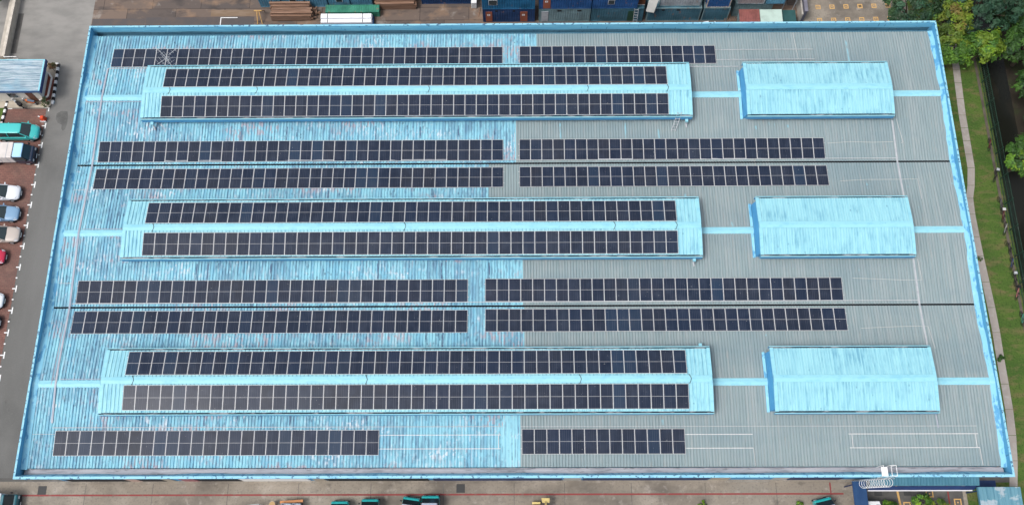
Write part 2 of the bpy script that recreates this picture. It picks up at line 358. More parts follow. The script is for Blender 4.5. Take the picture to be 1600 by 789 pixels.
# footpath with joints
pp = [(50.9, 40), (50.55, 27), (50.49, 24.35), (50.33, 21.0), (50.15, 16.9), (50.13, 13.7), (50.1, 10.4), (49.75, 8.3), (49.33, 6.77), (49.25, 4.9), (49.3, 2.3), (49.36, .1), (49.5, -2.8), (49.62, -5.6), (49.67, -8.3), (49.62, -11.06), (49.62, -13.7), (49.6, -16.3), (49.45, -18.9), (49.15, -21.4), (48.7, -23.9), (48.2, -27), (47.6, -40)]
mb = MB()
for i in range(len(pp)-1):
    a, b = Vector(pp[i]), Vector(pp[i+1]); seg = max(1, int((a-b).length/1.6))
    for k in range(seg):
        p, q = a.lerp(b, k/seg), a.lerp(b, (k+1)/seg); t = (q-p).normalized()*.02
        mb.face([(p.x-.40, p.y+t.y, G+.02), (p.x+.40, p.y+t.y, G+.02), (q.x+.40, q.y-t.y, G+.02), (q.x-.40, q.y-t.y, G+.02)])
o = mb.build('footpath', M['path']); o['kind'] = 'structure'
sheet('damp_patch', [(-52.7, 17.7), (-52.2, 18.05), (-51.5, 18.0), (-51.35, 17.3), (-51.3, 16.5), (-51.45, 15.7), (-51.65, 15.5), (-51.85, 15.8), (-51.9, 16.3), (-52.4, 16.55), (-52.7, 17.1)], G+.0075, mat('damp asphalt', (.085, .084, .08), [((.12, .118, .112), .9, [(1.1, 4, .42, .6)])], rough=.6))
# parking bay marks
mb = MB()
for y in (16.17, 13.75, 11.33, 8.92, 6.51, 4.11, 1.70, -.71, -3.12, -5.53, -7.94, -10.35, -12.76, -15.2):
    mb.box(-53.79, -53.67, y-.36, y+.36, G+.010, G+.0145); mb.box(-54.15, -53.8, y-.06, y+.06, G+.012, G+.0165)
    mb.box(-53.98, -53.8, y-1.27, y-1.13, G+.012, G+.0165)
mb.box(-53.75, -53.63, 18.0, 18.5, G+.010, G+.0145); mb.box(-54.2, -53.76, 18.42, 18.54, G+.012, G+.0165); mb.box(-58.4, -57.9, 18.32, 18.42, G+.012, G+.0165)
o = mb.build('bay_marking', M['line_white']); o['kind'] = 'structure'
mb = MB()
mb.box(-49.4, 31.9, -24.62, -24.46, G+.004, G+.0085); mb.box(30.75, 31.9, -23.43, -23.3, G+.004, G+.0085); mb.box(30.6, 30.74, -24.45, -23.3, G+.004, G+.0085)
mb.box(33.75, 33.88, -26.5, -23.5, G+.008, G+.0125); mb.box(42.1, 42.25, -26.5, -23.5, G+.008, G+.0125)
o = mb.build('red_line', M['line_red']); o['kind'] = 'structure'
mb = MB(); mb.mesh([(37.05, -23.4, G+.0125), (37.25, -23.4, G+.0125), (37.5, -26.5, G+.0125), (37.3, -26.5, G+.0125)], [(0, 1, 2, 3)])
o = mb.build('yellow_line', M['line_yellow']); o['kind'] = 'structure'
def sqmark(x, y, r, fill, z):
    mb = MB()
    for a in ((-r, r, r-.11, r), (-r, r, -r, -r+.11), (-r, -r+.11, -r+.11, r-.11), (r-.11, r, -r+.11, r-.11)): mb.box(x+a[0], x+a[1], y+a[2], y+a[3], z, z+.0045)
    o = mb.build('square_marking', M['line_yellow']); o['kind'] = 'structure'
    s = MB(); q = r-.16 if fill else .07
    s.box(x-q, x+q, y-q, y+q, z, z+.0045); o2 = s.build('square_fill', M['brown_square'] if fill else M['line_yellow']); o2['kind'] = 'structure'
for row, y in ((0, 31.2), (1, 29.4)):
    for k in range(6): sqmark(35.45+1.65*k, y+.03*k, .29, (k in (3, 5)) and row == 0, G+.010)
for x, y in ((40.35, -24.55), (38.0, -25.7), (43.0, -25.4)): sqmark(x, y, .36, False, G+.008)
mb = MB(); mb.box(-35.2, -35.1, 28.6, 30.3, G+.016, G+.0205); mb.box(-35.1, -33.2, 30.2, 30.3, G+.016, G+.0205)
o = mb.build('corner_marking', M['line_white']); o['kind'] = 'structure'
# slab joints in the yard
mb = MB()
for x in (-43.2, -36.5, -29, -22.0, -14.8, -7.6, -.6, 4.4, 11.0, 18.3, 25.3): mb.box(x, x+.05, -40, -23.1, G+.004, G+.0068)
o = mb.build('slab_joint', M['yard2']); o['kind'] = 'structure'
for x, y, a in ((-47.5, -24.05, .42), (-5.87, -23.95, .42)):
    tag(MB().box(x-a, x+a, y-.42, y+.42, G+.003, G+.016).build('manhole_cover', M['manhole'], None), 'square dark manhole cover in the yard by the '+('left corner of the factory' if x < -20 else 'middle of the factory front'), 'manhole cover')
for x in (35.3, 38.2):
    tag(MB().box(x-.38, x+.38, -24.75, -24.2, G+.007, G+.02).build('manhole_cover', M['manhole'], None), 'dark rectangular manhole cover below the navy canopy, '+('beside the red line' if x < 36 else 'beyond the yellow line'), 'manhole cover')

# ------------------------------------------------------------------ factory building
XL, XR, YT, YB, ZP = -45.81, 44.37, 23.41, -23.80, 1.0
B = empty('factory_building', (0, 0, G), 'large blue factory with a ridged metal roof, half painted blue and half bare grey', 'factory')
# walls (set back under the parapet)
WX0, WX1, WY0, WY1 = XL+.55, XR-.55, -23.16, 22.95
MB().box(WX0, WX1, WY0, WY1, G, -.85).build('wall', M['wall_paint'], B)
# door openings along the near wall
doors = [(-44.6, -38.7, 'dark'), (-38.6, -37.5, 'pink'), (-37.4, -35.1, 'dark'), (-35, -34.1, 'beige'), (-33.3, -31.8, 'pink2'), (-31.6, -27.6, 'dark'), (-27.4, -20.7, 'white'), (-20.2, -19.1, 'beige'), (-18.9, -9, 'dark'), (-8.5, 4.1, 'navy'), (4.3, 6.0, 'grey'), (6.2, 18.5, 'navy'), (18.7, 20.5, 'beige'), (24.8, 26.2, 'grey'), (26.4, 31.5, 'navy')]
dm = {'dark': M['dark'], 'navy': M['navy'], 'white': M['white'], 'grey': simple('grey shutter', (170, 168, 165)), 'beige': simple('beige shutter', (165, 155, 140)), 'pink': simple('pinkish shutter', (180, 150, 140)), 'pink2': simple('faded red shutter', (150, 85, 95))}
for x0, x1, k in doors:
    MB().box(x0, x1, WY0-.06, WY0+.02, G+.01, G+3.4).build('door', dm[k], B)
MB().box(WX0, WX1, WY0-.30, WY0-.002, G+.003, G+.13).build('plinth', M['concrete'], B)

def profile(x0, x1, pitch, h):
    """trapezoidal rib profile as (x, dz)"""
    n = max(1, round((x1-x0)/pitch)); p = (x1-x0)/n; out = []
    for i in range(n):
        a = x0+i*p
        out += [(a, 0), (a+.14*p, 0), (a+.26*p, h), (a+.88*p, h)]
    out.append((x1, 0)); return out
def roof_sheet(name, x0, x1, ya, za, yb, zb, pitch, h, m, parent, seg=1):
    pr = profile(x0, x1, pitch, h); n = len(pr); vs_ = []; fs = []
    for k in range(seg+1):
        t = k/seg; vs_ += [(x, ya+(yb-ya)*t, za+(zb-za)*t+dz) for x, dz in pr]
    for k in range(seg):
        fs += [(k*n+i, k*n+i+1, (k+1)*n+i+1, (k+1)*n+i) for i in range(n-1)]
    # upward winding
    mb = MB(); mb.mesh(vs_, fs); return mb.build(name, m, parent)
def zroof(y):
    yr = min((S, 0, -S), key=lambda q: abs(q-y)); return ZR-SL*abs(y-yr)
RX0, RX1 = XL+.62, XR-.52
V = S/2
slopes = [(22.72, S, 1.9), (V+.09, S, -.33), (V-.09, 0, -3.02), (-V+.09, 0, .3), (-V-.09, -S, .42), (-22.78, -S, 0.0)]
for ya, yb, xb in slopes:
    roof_sheet('painted_roof_sheet', RX0, xb, ya, zroof(ya), yb, zroof(yb), .30, .075, M['paint_roof'], B)
    roof_sheet('bare_roof_sheet', xb+.004, RX1, ya, zroof(ya)-.004, yb, zroof(yb)-.004, .28, .075, M['bare_roof'], B)
    o = MB().box(xb-.05, xb+.12, min(ya, yb)+.05, max(ya, yb)-.05, 0, .004)
    # cover strip where the paint stops
    zz = lambda y: zroof(y)+.062
    y0, y1 = min(ya, yb)+.05, max(ya, yb)-.05
    if xb > -1 and (ya, yb) != slopes[2][:2]:
        MB().mesh([(xb-.12, y0, zz(y0)), (xb+.06, y0, zz(y0)), (xb+.06, y1, zz(y1)), (xb-.12, y1, zz(y1))], [(0, 1, 2, 3)]).build('cover_strip', M['cap'], B)
# plain painted band between the two blocks of the front slope
y0, y1 = -22.75, -S-3.0
MB().mesh([(-1.55, y0, zroof(y0)+.066), (-.15, y0, zroof(y0)+.066), (-.15, y1, zroof(y1)+.066), (-1.55, y1, zroof(y1)+.066)], [(0, 1, 2, 3)]).build('walkway_sheet', M['monitor_roof'], B)
# deck under the sheets so nothing shows through, valley gutters, ridge caps
for k, y in enumerate((V, -V)):
    mb = MB(); mb.box(XL+.3, XR-.3, y-.16, y+.16, -.5, -.30)
    mb.box(XL+.9, XR-.6, y-.17, y-.10, -.3, -.012); mb.box(XL+.9, XR-.6, y+.10, y+.17, -.3, -.01)
    mb.build('valley_gutter', M['dark'], B)
for y in (S, 0, -S):
    hw = .34; zt = ZR+.10
    for xa, xb in ((XL+.3, -38.3), (17.4, 23.6), (37.9, XR-.3)):
        mb = MB(); mb.mesh([(xa, y-hw, zt-.05), (xb, y-hw, zt-.05), (xb, y, zt+.01), (xa, y, zt+.01), (xa, y+hw, zt-.05), (xb, y+hw, zt-.05)], [(0, 1, 2, 3), (3, 2, 5, 4)])
        for sgn in (-1, 1):
            mb.mesh([(xa, y+sgn*hw, zt-.05), (xb, y+sgn*hw, zt-.05), (xb, y+sgn*(hw+.02), zt-.13), (xa, y+sgn*(hw+.02), zt-.13)], [(0, 1, 2, 3)])
        mb.build('ridge_cap', M['cap'], B)
# parapet: four sides, each coping / inner face
# far side
MB().box(XL, XR, YT-.14, YT, -1.2, ZP-.03).build('parapet', M['parapet_in'], B)
mb = MB()
nseg = 60
for i in range(nseg):          # soft sagging foot of the painted face
    x0 = XL+.3+(XR-XL-.6)*i/nseg; x1 = XL+.3+(XR-XL-.6)*(i+1)/nseg
    mb.face([(x0, YT-.145, -1.0), (x1, YT-.145, -1.0), (x1, YT-.145, .02+.05*math.sin(i*1.3)), (x0, YT-.145, .02+.05*math.sin((i-1)*1.3))])
mb.build('parapet_foot', M['gutter_blue'], B)
MB().box(XL+.3, XR-.3, 22.62, YT-.15, -.62, -.56).build('gutter', M['gutter_blue'], B)
MB().box(XL+.6, XR-.5, 22.60, 22.66, -.56, -.03).build('gutter_edge', M['gutter_blue'], B)
# near side: broad sagging fascia and open dusty gutter
MB().box(XL, XR, YB, YB+.12, .45, ZP-.05).build('parapet', M['wall_paint'], B)
MB().mesh([(XL+.2, YB+.06, .46), (XR-.2, YB+.06, .46), (XR-.2, WY0+.02, -1.6), (XL+.2, WY0+.02, -1.6)], [(0, 1, 2, 3)]).build('soffit', M['navy'], B)
mb = MB()
mb.mesh([(XL+.3, -22.86, -.30), (XR-.3, -22.86, -.30), (XR-.3, -23.32, -.18), (XL+.3, -23.32, -.18)], [(0, 1, 2, 3)])
mb.box(XL+.6, XR-.5, -22.88, -22.84, -.43, -.06)
mb.build('gutter', M['gutter_grey'], B)
mb = MB(); n = 90; vs_ = []; fs = []
rnd = random.Random(4)
off = [rnd.uniform(-.05, .05) for _ in range(n+1)]
for i in range(n+1):
    x = XL+.12+(XR-XL-.24)*i/n
    q = .5*off[i]+.5*off[max(i-1, 0)]+.04*math.sin(i*.45)
    vs_ += [(x, YB+.121, ZP-.05), (x, -23.50+q*.6, .55+q), (x, -23.28+q, -.17)]
for i in range(n):
    for k in range(2): fs.append((3*i+k, 3*i+3+k, 3*i+4+k, 3*i+1+k))
mb.mesh(vs_, fs); mb.build('fascia_lining', M['flash'], B, smooth=True)
# left and right sides
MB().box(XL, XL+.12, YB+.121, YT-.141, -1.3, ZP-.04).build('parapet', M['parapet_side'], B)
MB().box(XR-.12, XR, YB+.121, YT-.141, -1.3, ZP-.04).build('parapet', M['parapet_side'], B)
for x0, x1 in ((XL+.13, XL+.68), (XR-.58, XR-.13)):
    n = 64; vs_ = []; fs = []; rnd = random.Random(int(x0))
    for i in range(n+1):
        y = -22.9+(22.75+22.9)*i/n; wob = rnd.uniform(-.06, .06); z = zroof(y)+.085
        left = x0 < 0
        a, b_ = (x0, x1+wob*.5) if left else (x0+wob, x1)
        za, zb = (z+.14, z) if left else (z, z+.14+wob)
        vs_ += [(a, y, za), ((a+b_)/2+wob*.4, y, (za+zb)/2+.01), (b_, y, zb)]
    for i in range(n):
        for k in range(2): fs.append((3*i+k, 3*i+k+1, 3*i+4+k, 3*i+3+k))
    mb = MB(); mb.mesh(vs_, fs); mb.build('verge_flashing', M['flash'], B, smooth=True)
mb = MB()
mb.box(XL-.03, XR+.03, YT-.17, YT+.02, ZP-.04, ZP); mb.box(XL-.03, XR+.03, YB-.03, YB+.20, ZP-.05, ZP)
mb.box(XL-.03, XL+.15, YB+.20, YT-.17, ZP-.045, ZP-.003); mb.box(XR-.15, XR+.03, YB+.20, YT-.17, ZP-.045, ZP-.003)
mb.build('coping', M['coping'], B)

# raised roof monitors along the three ridges
def monitor(x0, x1, yr, hw, long_):
    zr = ZR+HJ; ze = zr-SJ*hw; ins = .22
    yn, yf = yr-hw, yr+hw
    mb = MB(); wy = hw-ins
    secs = []
    xa, xb = x0+(.10 if not long_ else .25), x1-.2
    zb0 = lambda y: zroof(y)-.05
    zt = lambda y: zr-SJ*abs(y-yr)-.06
    ring = [(yr-wy, zb0(yr-wy)), (yr-wy, zt(yr-wy)), (yr, zt(yr)), (yr+wy, zt(yr+wy)), (yr+wy, zb0(yr+wy)), (yr, zb0(yr))]
    if long_: xa0 = xa
    else: xa0 = xa-.32
    secs = [[(xa0 if z < ZR+.1 and i in (0, 4, 5) else xa, y, z) for i, (y, z) in enumerate(ring)], [(xb, y, z) for y, z in ring]]
    w_ = MB().loft(secs).build('roof_monitor', M['wall_paint'], B)
    for ya in (yn, yf):
        roof_sheet('monitor_sheet', x0+.02, x1-.02, ya+(.03 if ya < yr else -.03), ze, yr, zr, .36 if long_ else .26, .06, M['monitor_roof'], w_)
    mb = MB(); zt_ = zr+.085; cw = .33
    mb.mesh([(x0, yr-cw, zt_-SJ*cw+.01), (x1, yr-cw, zt_-SJ*cw+.01), (x1, yr, zt_+.012), (x0, yr, zt_+.012), (x0, yr+cw, zt_-SJ*cw+.01), (x1, yr+cw, zt_-SJ*cw+.01)], [(0, 1, 2, 3), (3, 2, 5, 4)])
    mb.build('ridge_cap', M['cap'], w_)
    for xv0, xv1 in ((x0-.03, x0+.30), (x1-.27, x1+.03)):   # verge trims at both ends
        mb = MB()
        for ya in (yn-.02, yf+.02):
            s_ = 1 if ya > yr else -1
            yi = yr+s_*.34
            mb.mesh([(xv0, ya, ze+.075), (xv1, ya, ze+.075), (xv1, yi, zr-SJ*.34+.075), (xv0, yi, zr-SJ*.34+.075)], [(0, 1, 2, 3)])
        xo = xv0 if xv0 < x0 else xv1
        mb.mesh([(xo, yn-.02, ze+.075), (xo, yn-.02, ze-.06), (xo, yr, zr-.05), (xo, yf+.02, ze-.06), (xo, yf+.02, ze+.075), (xo, yr, zr+.08)], [(0, 1, 2, 5), (5, 2, 3, 4)])
        mb.build('verge_trim', M['cap'], w_)
    for s_ in (-1, 1):                         # box gutters on the eaves
        y = yr+s_*hw; mb = MB()
        mb.box(x0+.02, x1-.02, min(y-s_*.06, y+s_*.13), max(y-s_*.06, y+s_*.13), ze-.14, ze-.10, 2)
        mb.box(x0-.03, x1+.03, min(y+s_*.13, y+s_*.19), max(y+s_*.13, y+s_*.19), ze-.14, ze+.03, 0)
        mb.box(x0-.02, x1+.02, min(y+s_*.12, y+s_*.18), max(y+s_*.12, y+s_*.18), ze-.62, ze-.142, 1)
        mb.build('eave_gutter', [M['cap'], M['wall_paint'], M['gutter_dirt_shade']], w_)
    # flashing at the foot of the end walls
    mb = MB()
    for xe, s_ in ((xa0, -1), (xb, 1)):
      mb = MB()
      for sg in (-1, 1):
            a = yr+sg*.36; b_ = yr+sg*(wy+.1)
            mb.mesh([(xe+s_*.24, a, zroof(a)+.08), (xe+s_*.24, b_, zroof(b_)+.08), (xe, b_, zroof(b_)+.2), (xe, a, zroof(a)+.2)], [(0, 1, 2, 3)])
      mb.build('foot_flashing', M['flash'], w_)
    return w_
for yr in (S, 0, -S):
    monitor(-38.65, 17.72, yr, 2.95, True)
    monitor(23.35, 38.25, yr, 2.95, False)

# ------------------------------------------------------------------ solar arrays
P_, L_, W_ = 1.154, 2.278, 1.134
def panel_meshes():
    g = MB(); hw, hl = W_/2-.03, L_/2-.03
    g.box(-hw, hw, -hl, hl, -.02, .012); gm = g.build('solar_panel', M['pv'])
    f = MB(); a, b_ = W_/2, L_/2
    for q in ((-a, a, b_-.026, b_), (-a, a, -b_, -b_+.026), (-a, -a+.026, -b_+.026, b_-.026), (a-.026, a, -b_+.026, b_-.026)): f.box(*q, -.022, .016)
    fm = f.build('frame', M['pv_frame'])
    return gm, fm
gm, fm = panel_meshes()
pm, frm = gm.data, fm.data
bpy.data.objects.remove(gm); bpy.data.objects.remove(fm)
rows = [  # x0, y, count, on monitor, label
 (-43.17, 19.89, 36, 0, 'long row of solar panels nearest the far parapet, with an antenna in front of it'),
 (.15, 19.92, 18, 0, 'short row of solar panels beside the far parapet that ends in bare rails'),
 (-36.6, 16.52, 45, 1, 'solar panel row on the back slope of the farthest long roof monitor'),
 (-36.6, 13.25, 45, 1, 'solar panel row on the front slope of the farthest long roof monitor'),
 (-43.09, 8.96, 36, 0, 'long solar panel row on blue sheets just behind the farther valley gutter'),
 (.08, 8.98, 27, 0, 'solar panel row on bare grey sheets just behind the farther valley gutter'),
 (-43.07, 5.93, 36, 0, 'long solar panel row on blue sheets just in front of the farther valley gutter'),
 (.09, 5.96, 27, 0, 'solar panel row on bare grey sheets just in front of the farther valley gutter'),
 (-36.53, 1.54, 45, 1, 'solar panel row on the back slope of the middle long roof monitor'),
 (-36.53, -1.70, 45, 1, 'solar panel row on the front slope of the middle long roof monitor'),
 (-43.03, -6.02, 33, 0, 'long solar panel row on blue sheets just behind the nearer valley gutter'),
 (-3.29, -5.98, 30, 0, 'solar panel row on mostly grey sheets just behind the nearer valley gutter'),
 (-43.03, -9.07, 33, 0, 'long solar panel row on blue sheets just in front of the nearer valley gutter'),
 (-3.27, -9.00, 30, 0, 'solar panel row on mostly grey sheets just in front of the nearer valley gutter'),
 (-36.47, -13.44, 45, 1, 'solar panel row on the back slope of the nearest long roof monitor'),
 (-36.43, -16.66, 45, 1, 'solar panel row on the front slope of the nearest long roof monitor'),
 (-42.94, -20.55, 26, 0, 'solar panel row nearest the front parapet, on peeling blue sheets'),
 (.2, -20.50, 13, 0, 'shortest solar panel row, alone on grey sheets by the front parapet')]
rj = random.Random(5)
for x0, y, n, jack, lab in rows:
    yr = min((S, 0, -S), key=lambda q: abs(q-y)); s_ = SJ if jack else SL
    z = (ZR+HJ if jack else ZR)-s_*abs(y-yr)+.15
    A = empty('solar_array', (x0, y, z), lab, 'solar panels', 'rows of solar panels on the factory roof')
    A.rotation_euler = (math.atan(s_)*(-1 if y > yr else 1), 0, 0)
    for k in range(n):
        p = bpy.data.objects.new('solar_panel', pm); col.objects.link(p); p.parent = A
        p.location = (W_/2+k*P_, .006*math.sin(k*.35+x0), .006*math.sin(k*.6)); p.rotation_euler = (rj.gauss(0, .0035), rj.gauss(0, .0035), 0)
        q = bpy.data.objects.new('frame', frm); col.objects.link(q); q.parent = p
    for yy in (-.62, .62):
        mb = MB(); mb.box(-.12, n*P_+.08, yy-.02, yy+.02, -.075, -.03)
        o = mb.build('rail', M['alu']); o.parent = A
# bare rails waiting for panels
def rails(x0, x1, y, cross, lab, mm):
    z = zroof(y)
    A = empty('mounting_rails', ((x0+x1)/2, y, z), lab, 'mounting rails', 'empty solar rails')
    for yy in (.62, -.62):
        MB().bar((x0, y+yy, zroof(y+yy)+.12), (x1, y+yy, zroof(y+yy)+.12), .065, .05).build('rail', mm, A)
    for x in cross: MB().bar((x, y-.58, zroof(y-.58)+.13), (x, y+.58, zroof(y+.58)+.13), .05, .04).build('crossbar', mm, A)
rails(21.0, 31.3, 19.9, (), 'bare pair of mounting rails between the far panel row and the right monitor', M['galv'])
rails(-12.85, -1.75, -20.5, (-1.95,), 'bare pair of white mounting rails on the bright blue front slope', M['alu'])
rails(15.3, 21.4, -20.5, (), 'short bare pair of mounting rails beside the shortest panel row', M['alu'])
rails(30.2, 42.05, -20.5, (30.5, 41.8), 'bare rectangle of mounting rails in the front right corner of the roof', M['alu'])

# ------------------------------------------------------------------ cable trays, conduits, wires on the roof
def run_along(pts, w_, h_, name, m, lab, cat, lift=.10, group=None):
    """polyline over the roof; every point sits on the slope below it"""
    mb = MB(); P3 = []
    for (x, y), (x2, y2) in zip(pts, pts[1:]):
        ys = [y, y2]
        for c in (S, V, 0, -V, -S):
            if min(y, y2) < c < max(y, y2): ys.append(c)
        ys = sorted(set(ys), reverse=y > y2) if y != y2 else [y, y2]
        seg = []
        for yy in ys: t = 0 if y2 == y else (yy-y)/(y2-y); seg.append((x+(x2-x)*t, yy, zroof(yy)+lift))
        if y == y2: seg = [(x, y, zroof(y)+lift), (x2, y2, zroof(y)+lift)]
        for a, b_ in zip(seg, seg[1:]): mb.bar(a, b_, w_, h_)
    o = mb.build(name, m); return tag(o, lab, cat, group)
M['tray'] = mat('grey mauve cable tray', (.30, .33, .40), [((.42, .44, .48), .7, [((2, .7, 2), 3, .45, .62)])], rough=.5)
run_along([(-43.45, 18.6), (-43.6, 8.0), (-43.65, 0), (-43.6, -7.6), (-43.6, -13.3), (-43.4, -18.7)], .17, .08, 'cable_tray', M['tray'], 'long cable tray crossing the blue roof along its left edge', 'cable tray')
run_along([(-43.85, -9.2), (-43.95, -15.2)], .07, .06, 'conduit', M['tray'], 'thin conduit running beside the left cable tray', 'conduit', .08)
run_along([(38.45, 12.0), (38.5, 3.4)], .16, .08, 'cable_tray', M['galv'], 'cable tray from the farthest short monitor across the farther valley', 'cable tray')
run_along([(38.5, -2.9), (38.6, -11.8)], .16, .08, 'cable_tray', M['galv'], 'cable tray from the middle short monitor across the nearer valley', 'cable tray')
run_along([(38.4, -17.9), (38.5, -19.35)], .10, .06, 'cable_tray', M['tray'], 'short cable tray at the front corner of the nearest short monitor', 'cable tray')
run_along([(-43.4, 7.98), (38.4, 7.88)], .07, .06, 'conduit', M['galv'], 'long grey conduit beside the farther valley gutter', 'conduit', .13)
run_along([(-43.4, -7.16), (38.5, -7.12)], .07, .06, 'conduit', M['galv'], 'long grey conduit beside the nearer valley gutter', 'conduit', .13)
run_along([(-43.4, 18.62), (-38.9, 18.62)], .07, .06, 'conduit', M['galv'], 'short conduit below the far left panel row', 'conduit', .12)
run_along([(17.8, 18.42), (23.2, 18.42)], .07, .06, 'conduit', M['galv'], 'short conduit linking the two farthest monitors', 'conduit', .12)
run_along([(-43.3, -19.12), (-1.7, -19.12)], .06, .05, 'conduit', M['galv'], 'conduit along the top of the front left panel row', 'conduit', .12)
run_along([(.1, -19.12), (42.0, -19.18)], .055, .05, 'conduit', M['galv'], 'conduit along the top of the front right panel row', 'conduit', .12)
run_along([(-45.0, 14.55), (-39.0, 14.55)], .05, .04, 'conduit', M['tray'], 'thin conduit lying along the ridge at the far left', 'conduit', .16)
run_along([(-43.4, .42), (-39.0, .42)], .05, .04, 'conduit', M['tray'], 'thin conduit lying along the ridge at the middle left', 'conduit', .10)
run_along([(-43.2, -14.62), (-39.0, -14.62)], .05, .04, 'conduit', M['tray'], 'thin conduit lying along the ridge at the near left', 'conduit', .10)
M['wirec'] = mat('greyish white cable', (.5, .5, .5), (), rough=.5)
def wire(pts, r, m, lab, lift=.09):
    mb = MB(); mb.tube([(x, y, zroof(y)+lift) for x, y in pts], r, 5); tag(mb.build('cable', m), lab, 'cable')
wire([(31.6, 9.55), (34, 9.7), (36.3, 9.62), (38.3, 9.68)], .022, M['wirec'], 'thin white cable from the panels behind the farther valley to the tray')
wire([(32.4, 5.35), (35, 5.5), (38.6, 5.5), (40.2, 5.55), (40.25, 3.3)], .022, M['wirec'], 'thin white cable from the panels in front of the farther valley')
wire([(38.9, 12.2), (39.3, 9.6), (39.1, 9.55)], .022, M['wirec'], 'thin white cable falling from the farthest short monitor')
wire([(32.4, -4.9), (35, -5.0), (37, -5.1), (39.1, -5.1), (38.9, -3.0)], .022, M['wirec'], 'thin white cable from the panels behind the nearer valley')
wire([(32.6, -9.9), (36, -9.75), (38, -9.7), (39.0, -9.75), (39.3, -11.9)], .022, M['wirec'], 'thin white cable from the panels in front of the nearer valley')
wire([(42.05, -21.15), (42.15, -22.7)], .03, M['wirec'], 'white cable dropping from the corner rails to the gutter')
wire([(21.4, -21.15), (21.5, -22.7)], .022, M['wirec'], 'white cable dropping from the short rails to the gutter')
wire([(29.4, 22.6), (29.6, 19.3)], .025, M['wirec'], 'white cable from the far parapet to the bare rails')
wire([(-45.0, 9.95), (-43.7, 9.95)], .02, M['wirec'], 'thin white pipe from the left parapet behind the farther valley')
wire([(-45.0, 4.75), (-43.7, 4.75)], .02, M['wirec'], 'thin white pipe from the left parapet in front of the farther valley')
wire([(-45.0, -5.1), (-43.7, -5.1)], .02, M['wirec'], 'thin white pipe from the left parapet behind the nearer valley')
wire([(-45.1, -19.7), (-43.0, -19.7)], .02, M['wirec'], 'thin white pipe from the left parapet to the front panel row')
# short cable loops crossing the ridge caps of the long monitors
zc = ZR+HJ
for yr, xs, nm in ((S, (-36.0, -27, -9.3, 7.0, 15.2), 'farthest'), (0, (-35.8, -11.2, 9.2, 15.2), 'middle'), (-S, (-35.8, -14.2, 5.5, 15.6), 'nearest')):
    for k, x in enumerate(xs):
        mb = MB(); mb.tube([(x, yr+.44, zc+.04), (x+.12, yr+.25, zc+.07), (x+.2, yr, zc+.10), (x+.12, yr-.25, zc+.07), (x+.02, yr-.44, zc+.04)], .028, 5)
        tag(mb.build('cable', M['black']), 'black cable over the '+nm+' ridge cap, number %s of its cables from the left' % ('one', 'two', 'three', 'four', 'five')[k], 'cable', 'black cables over the monitor ridges')

# antenna behind the far left monitor corner
A = empty('antenna', (-36.45, 18.5, zroof(18.5)), 'spiky television antenna on a thin mast among the far left panels', 'antenna')
zb = zroof(18.6); MB().tube([(-36.45, 18.5, zb), (-36.45, 18.5, zb+2.7)], .03, 6).build('mast', M['galv'], A)
def yagi(z, ang, ln, n, el, off):
    mb = MB(); c, s_ = math.cos(R(ang)), math.sin(R(ang)); cx, cy = -36.45+off*c, 18.5+off*s_
    mb.tube([(cx-c*ln/2, cy-s_*ln/2, z), (cx+c*ln/2, cy+s_*ln/2, z)], .026, 5)
    for k in range(n):
        t = -ln/2+ln*(k+.5)/n; e = el*(.7+.3*k/n); mb.tube([(cx+c*t+s_*e, cy+s_*t-c*e, z+.02), (cx+c*t-s_*e, cy+s_*t+c*e, z+.02)], .012, 4)
    return mb.build('boom', M['galv'], A)
yagi(zb+2.65, 135, 2.1, 6, .32, .35); yagi(zb+2.3, 40, 1.5, 4, .85, -.35); yagi(zb+2.0, 128, 1.2, 3, .75, -.5); yagi(zb+2.5, 45, 1.0, 3, .3, .9)

# ladders at the right ends of the long monitors
def ladder(a, b_, w_, n, name, lab, m):
    a, b_ = Vector(a), Vector(b_); o = empty(name, a, lab, 'ladder')
    for s_ in (-1, 1): MB().bar(a+Vector((s_*w_/2, 0, 0)), b_+Vector((s_*w_/2, 0, 0)), .05, .04).build('stile', m, o)
    for k in range(n):
        p = a.lerp(b_, (k+.5)/n); MB().bar(p-Vector((w_/2, 0, 0)), p+Vector((w_/2, 0, 0)), .04, .035).build('rung', m, o)
ladder((15.9, S-4.1, zroof(S-4.1)+.08), (16.45, S-2.7, ZR+HJ-.2), .42, 7, 'roof_ladder', 'short grey ladder leaning on the front right corner of the farthest long monitor', M['galv'])
for x, y, lab in ((-37.6, S-3.35, 'front left corner of the farthest long monitor'), (17.2, S-3.35, 'front right corner of the farthest long monitor'), (17.0, -3.3, 'front right corner of the middle long monitor'), (17.0, -S+3.35, 'back right corner of the nearest long monitor')):
    o = empty('downpipe', (x, y, zroof(y)), 'stub of grey downpipe at the '+lab, 'downpipe', 'downpipe stubs at the monitor corners')
    MB().tube([(x, y, zroof(y)+.75), (x, y-.05, zroof(y)+.35), (x+.1, y-.35 if y < 15 else y-.35, zroof(y)+.12)], .09, 8).build('pipe', M['galv'], o)
    MB().box(x-.14, x+.14, y-.12, y+.16, zroof(y)+.75, zroof(y)+.98).build('hopper', M['cap'], o)
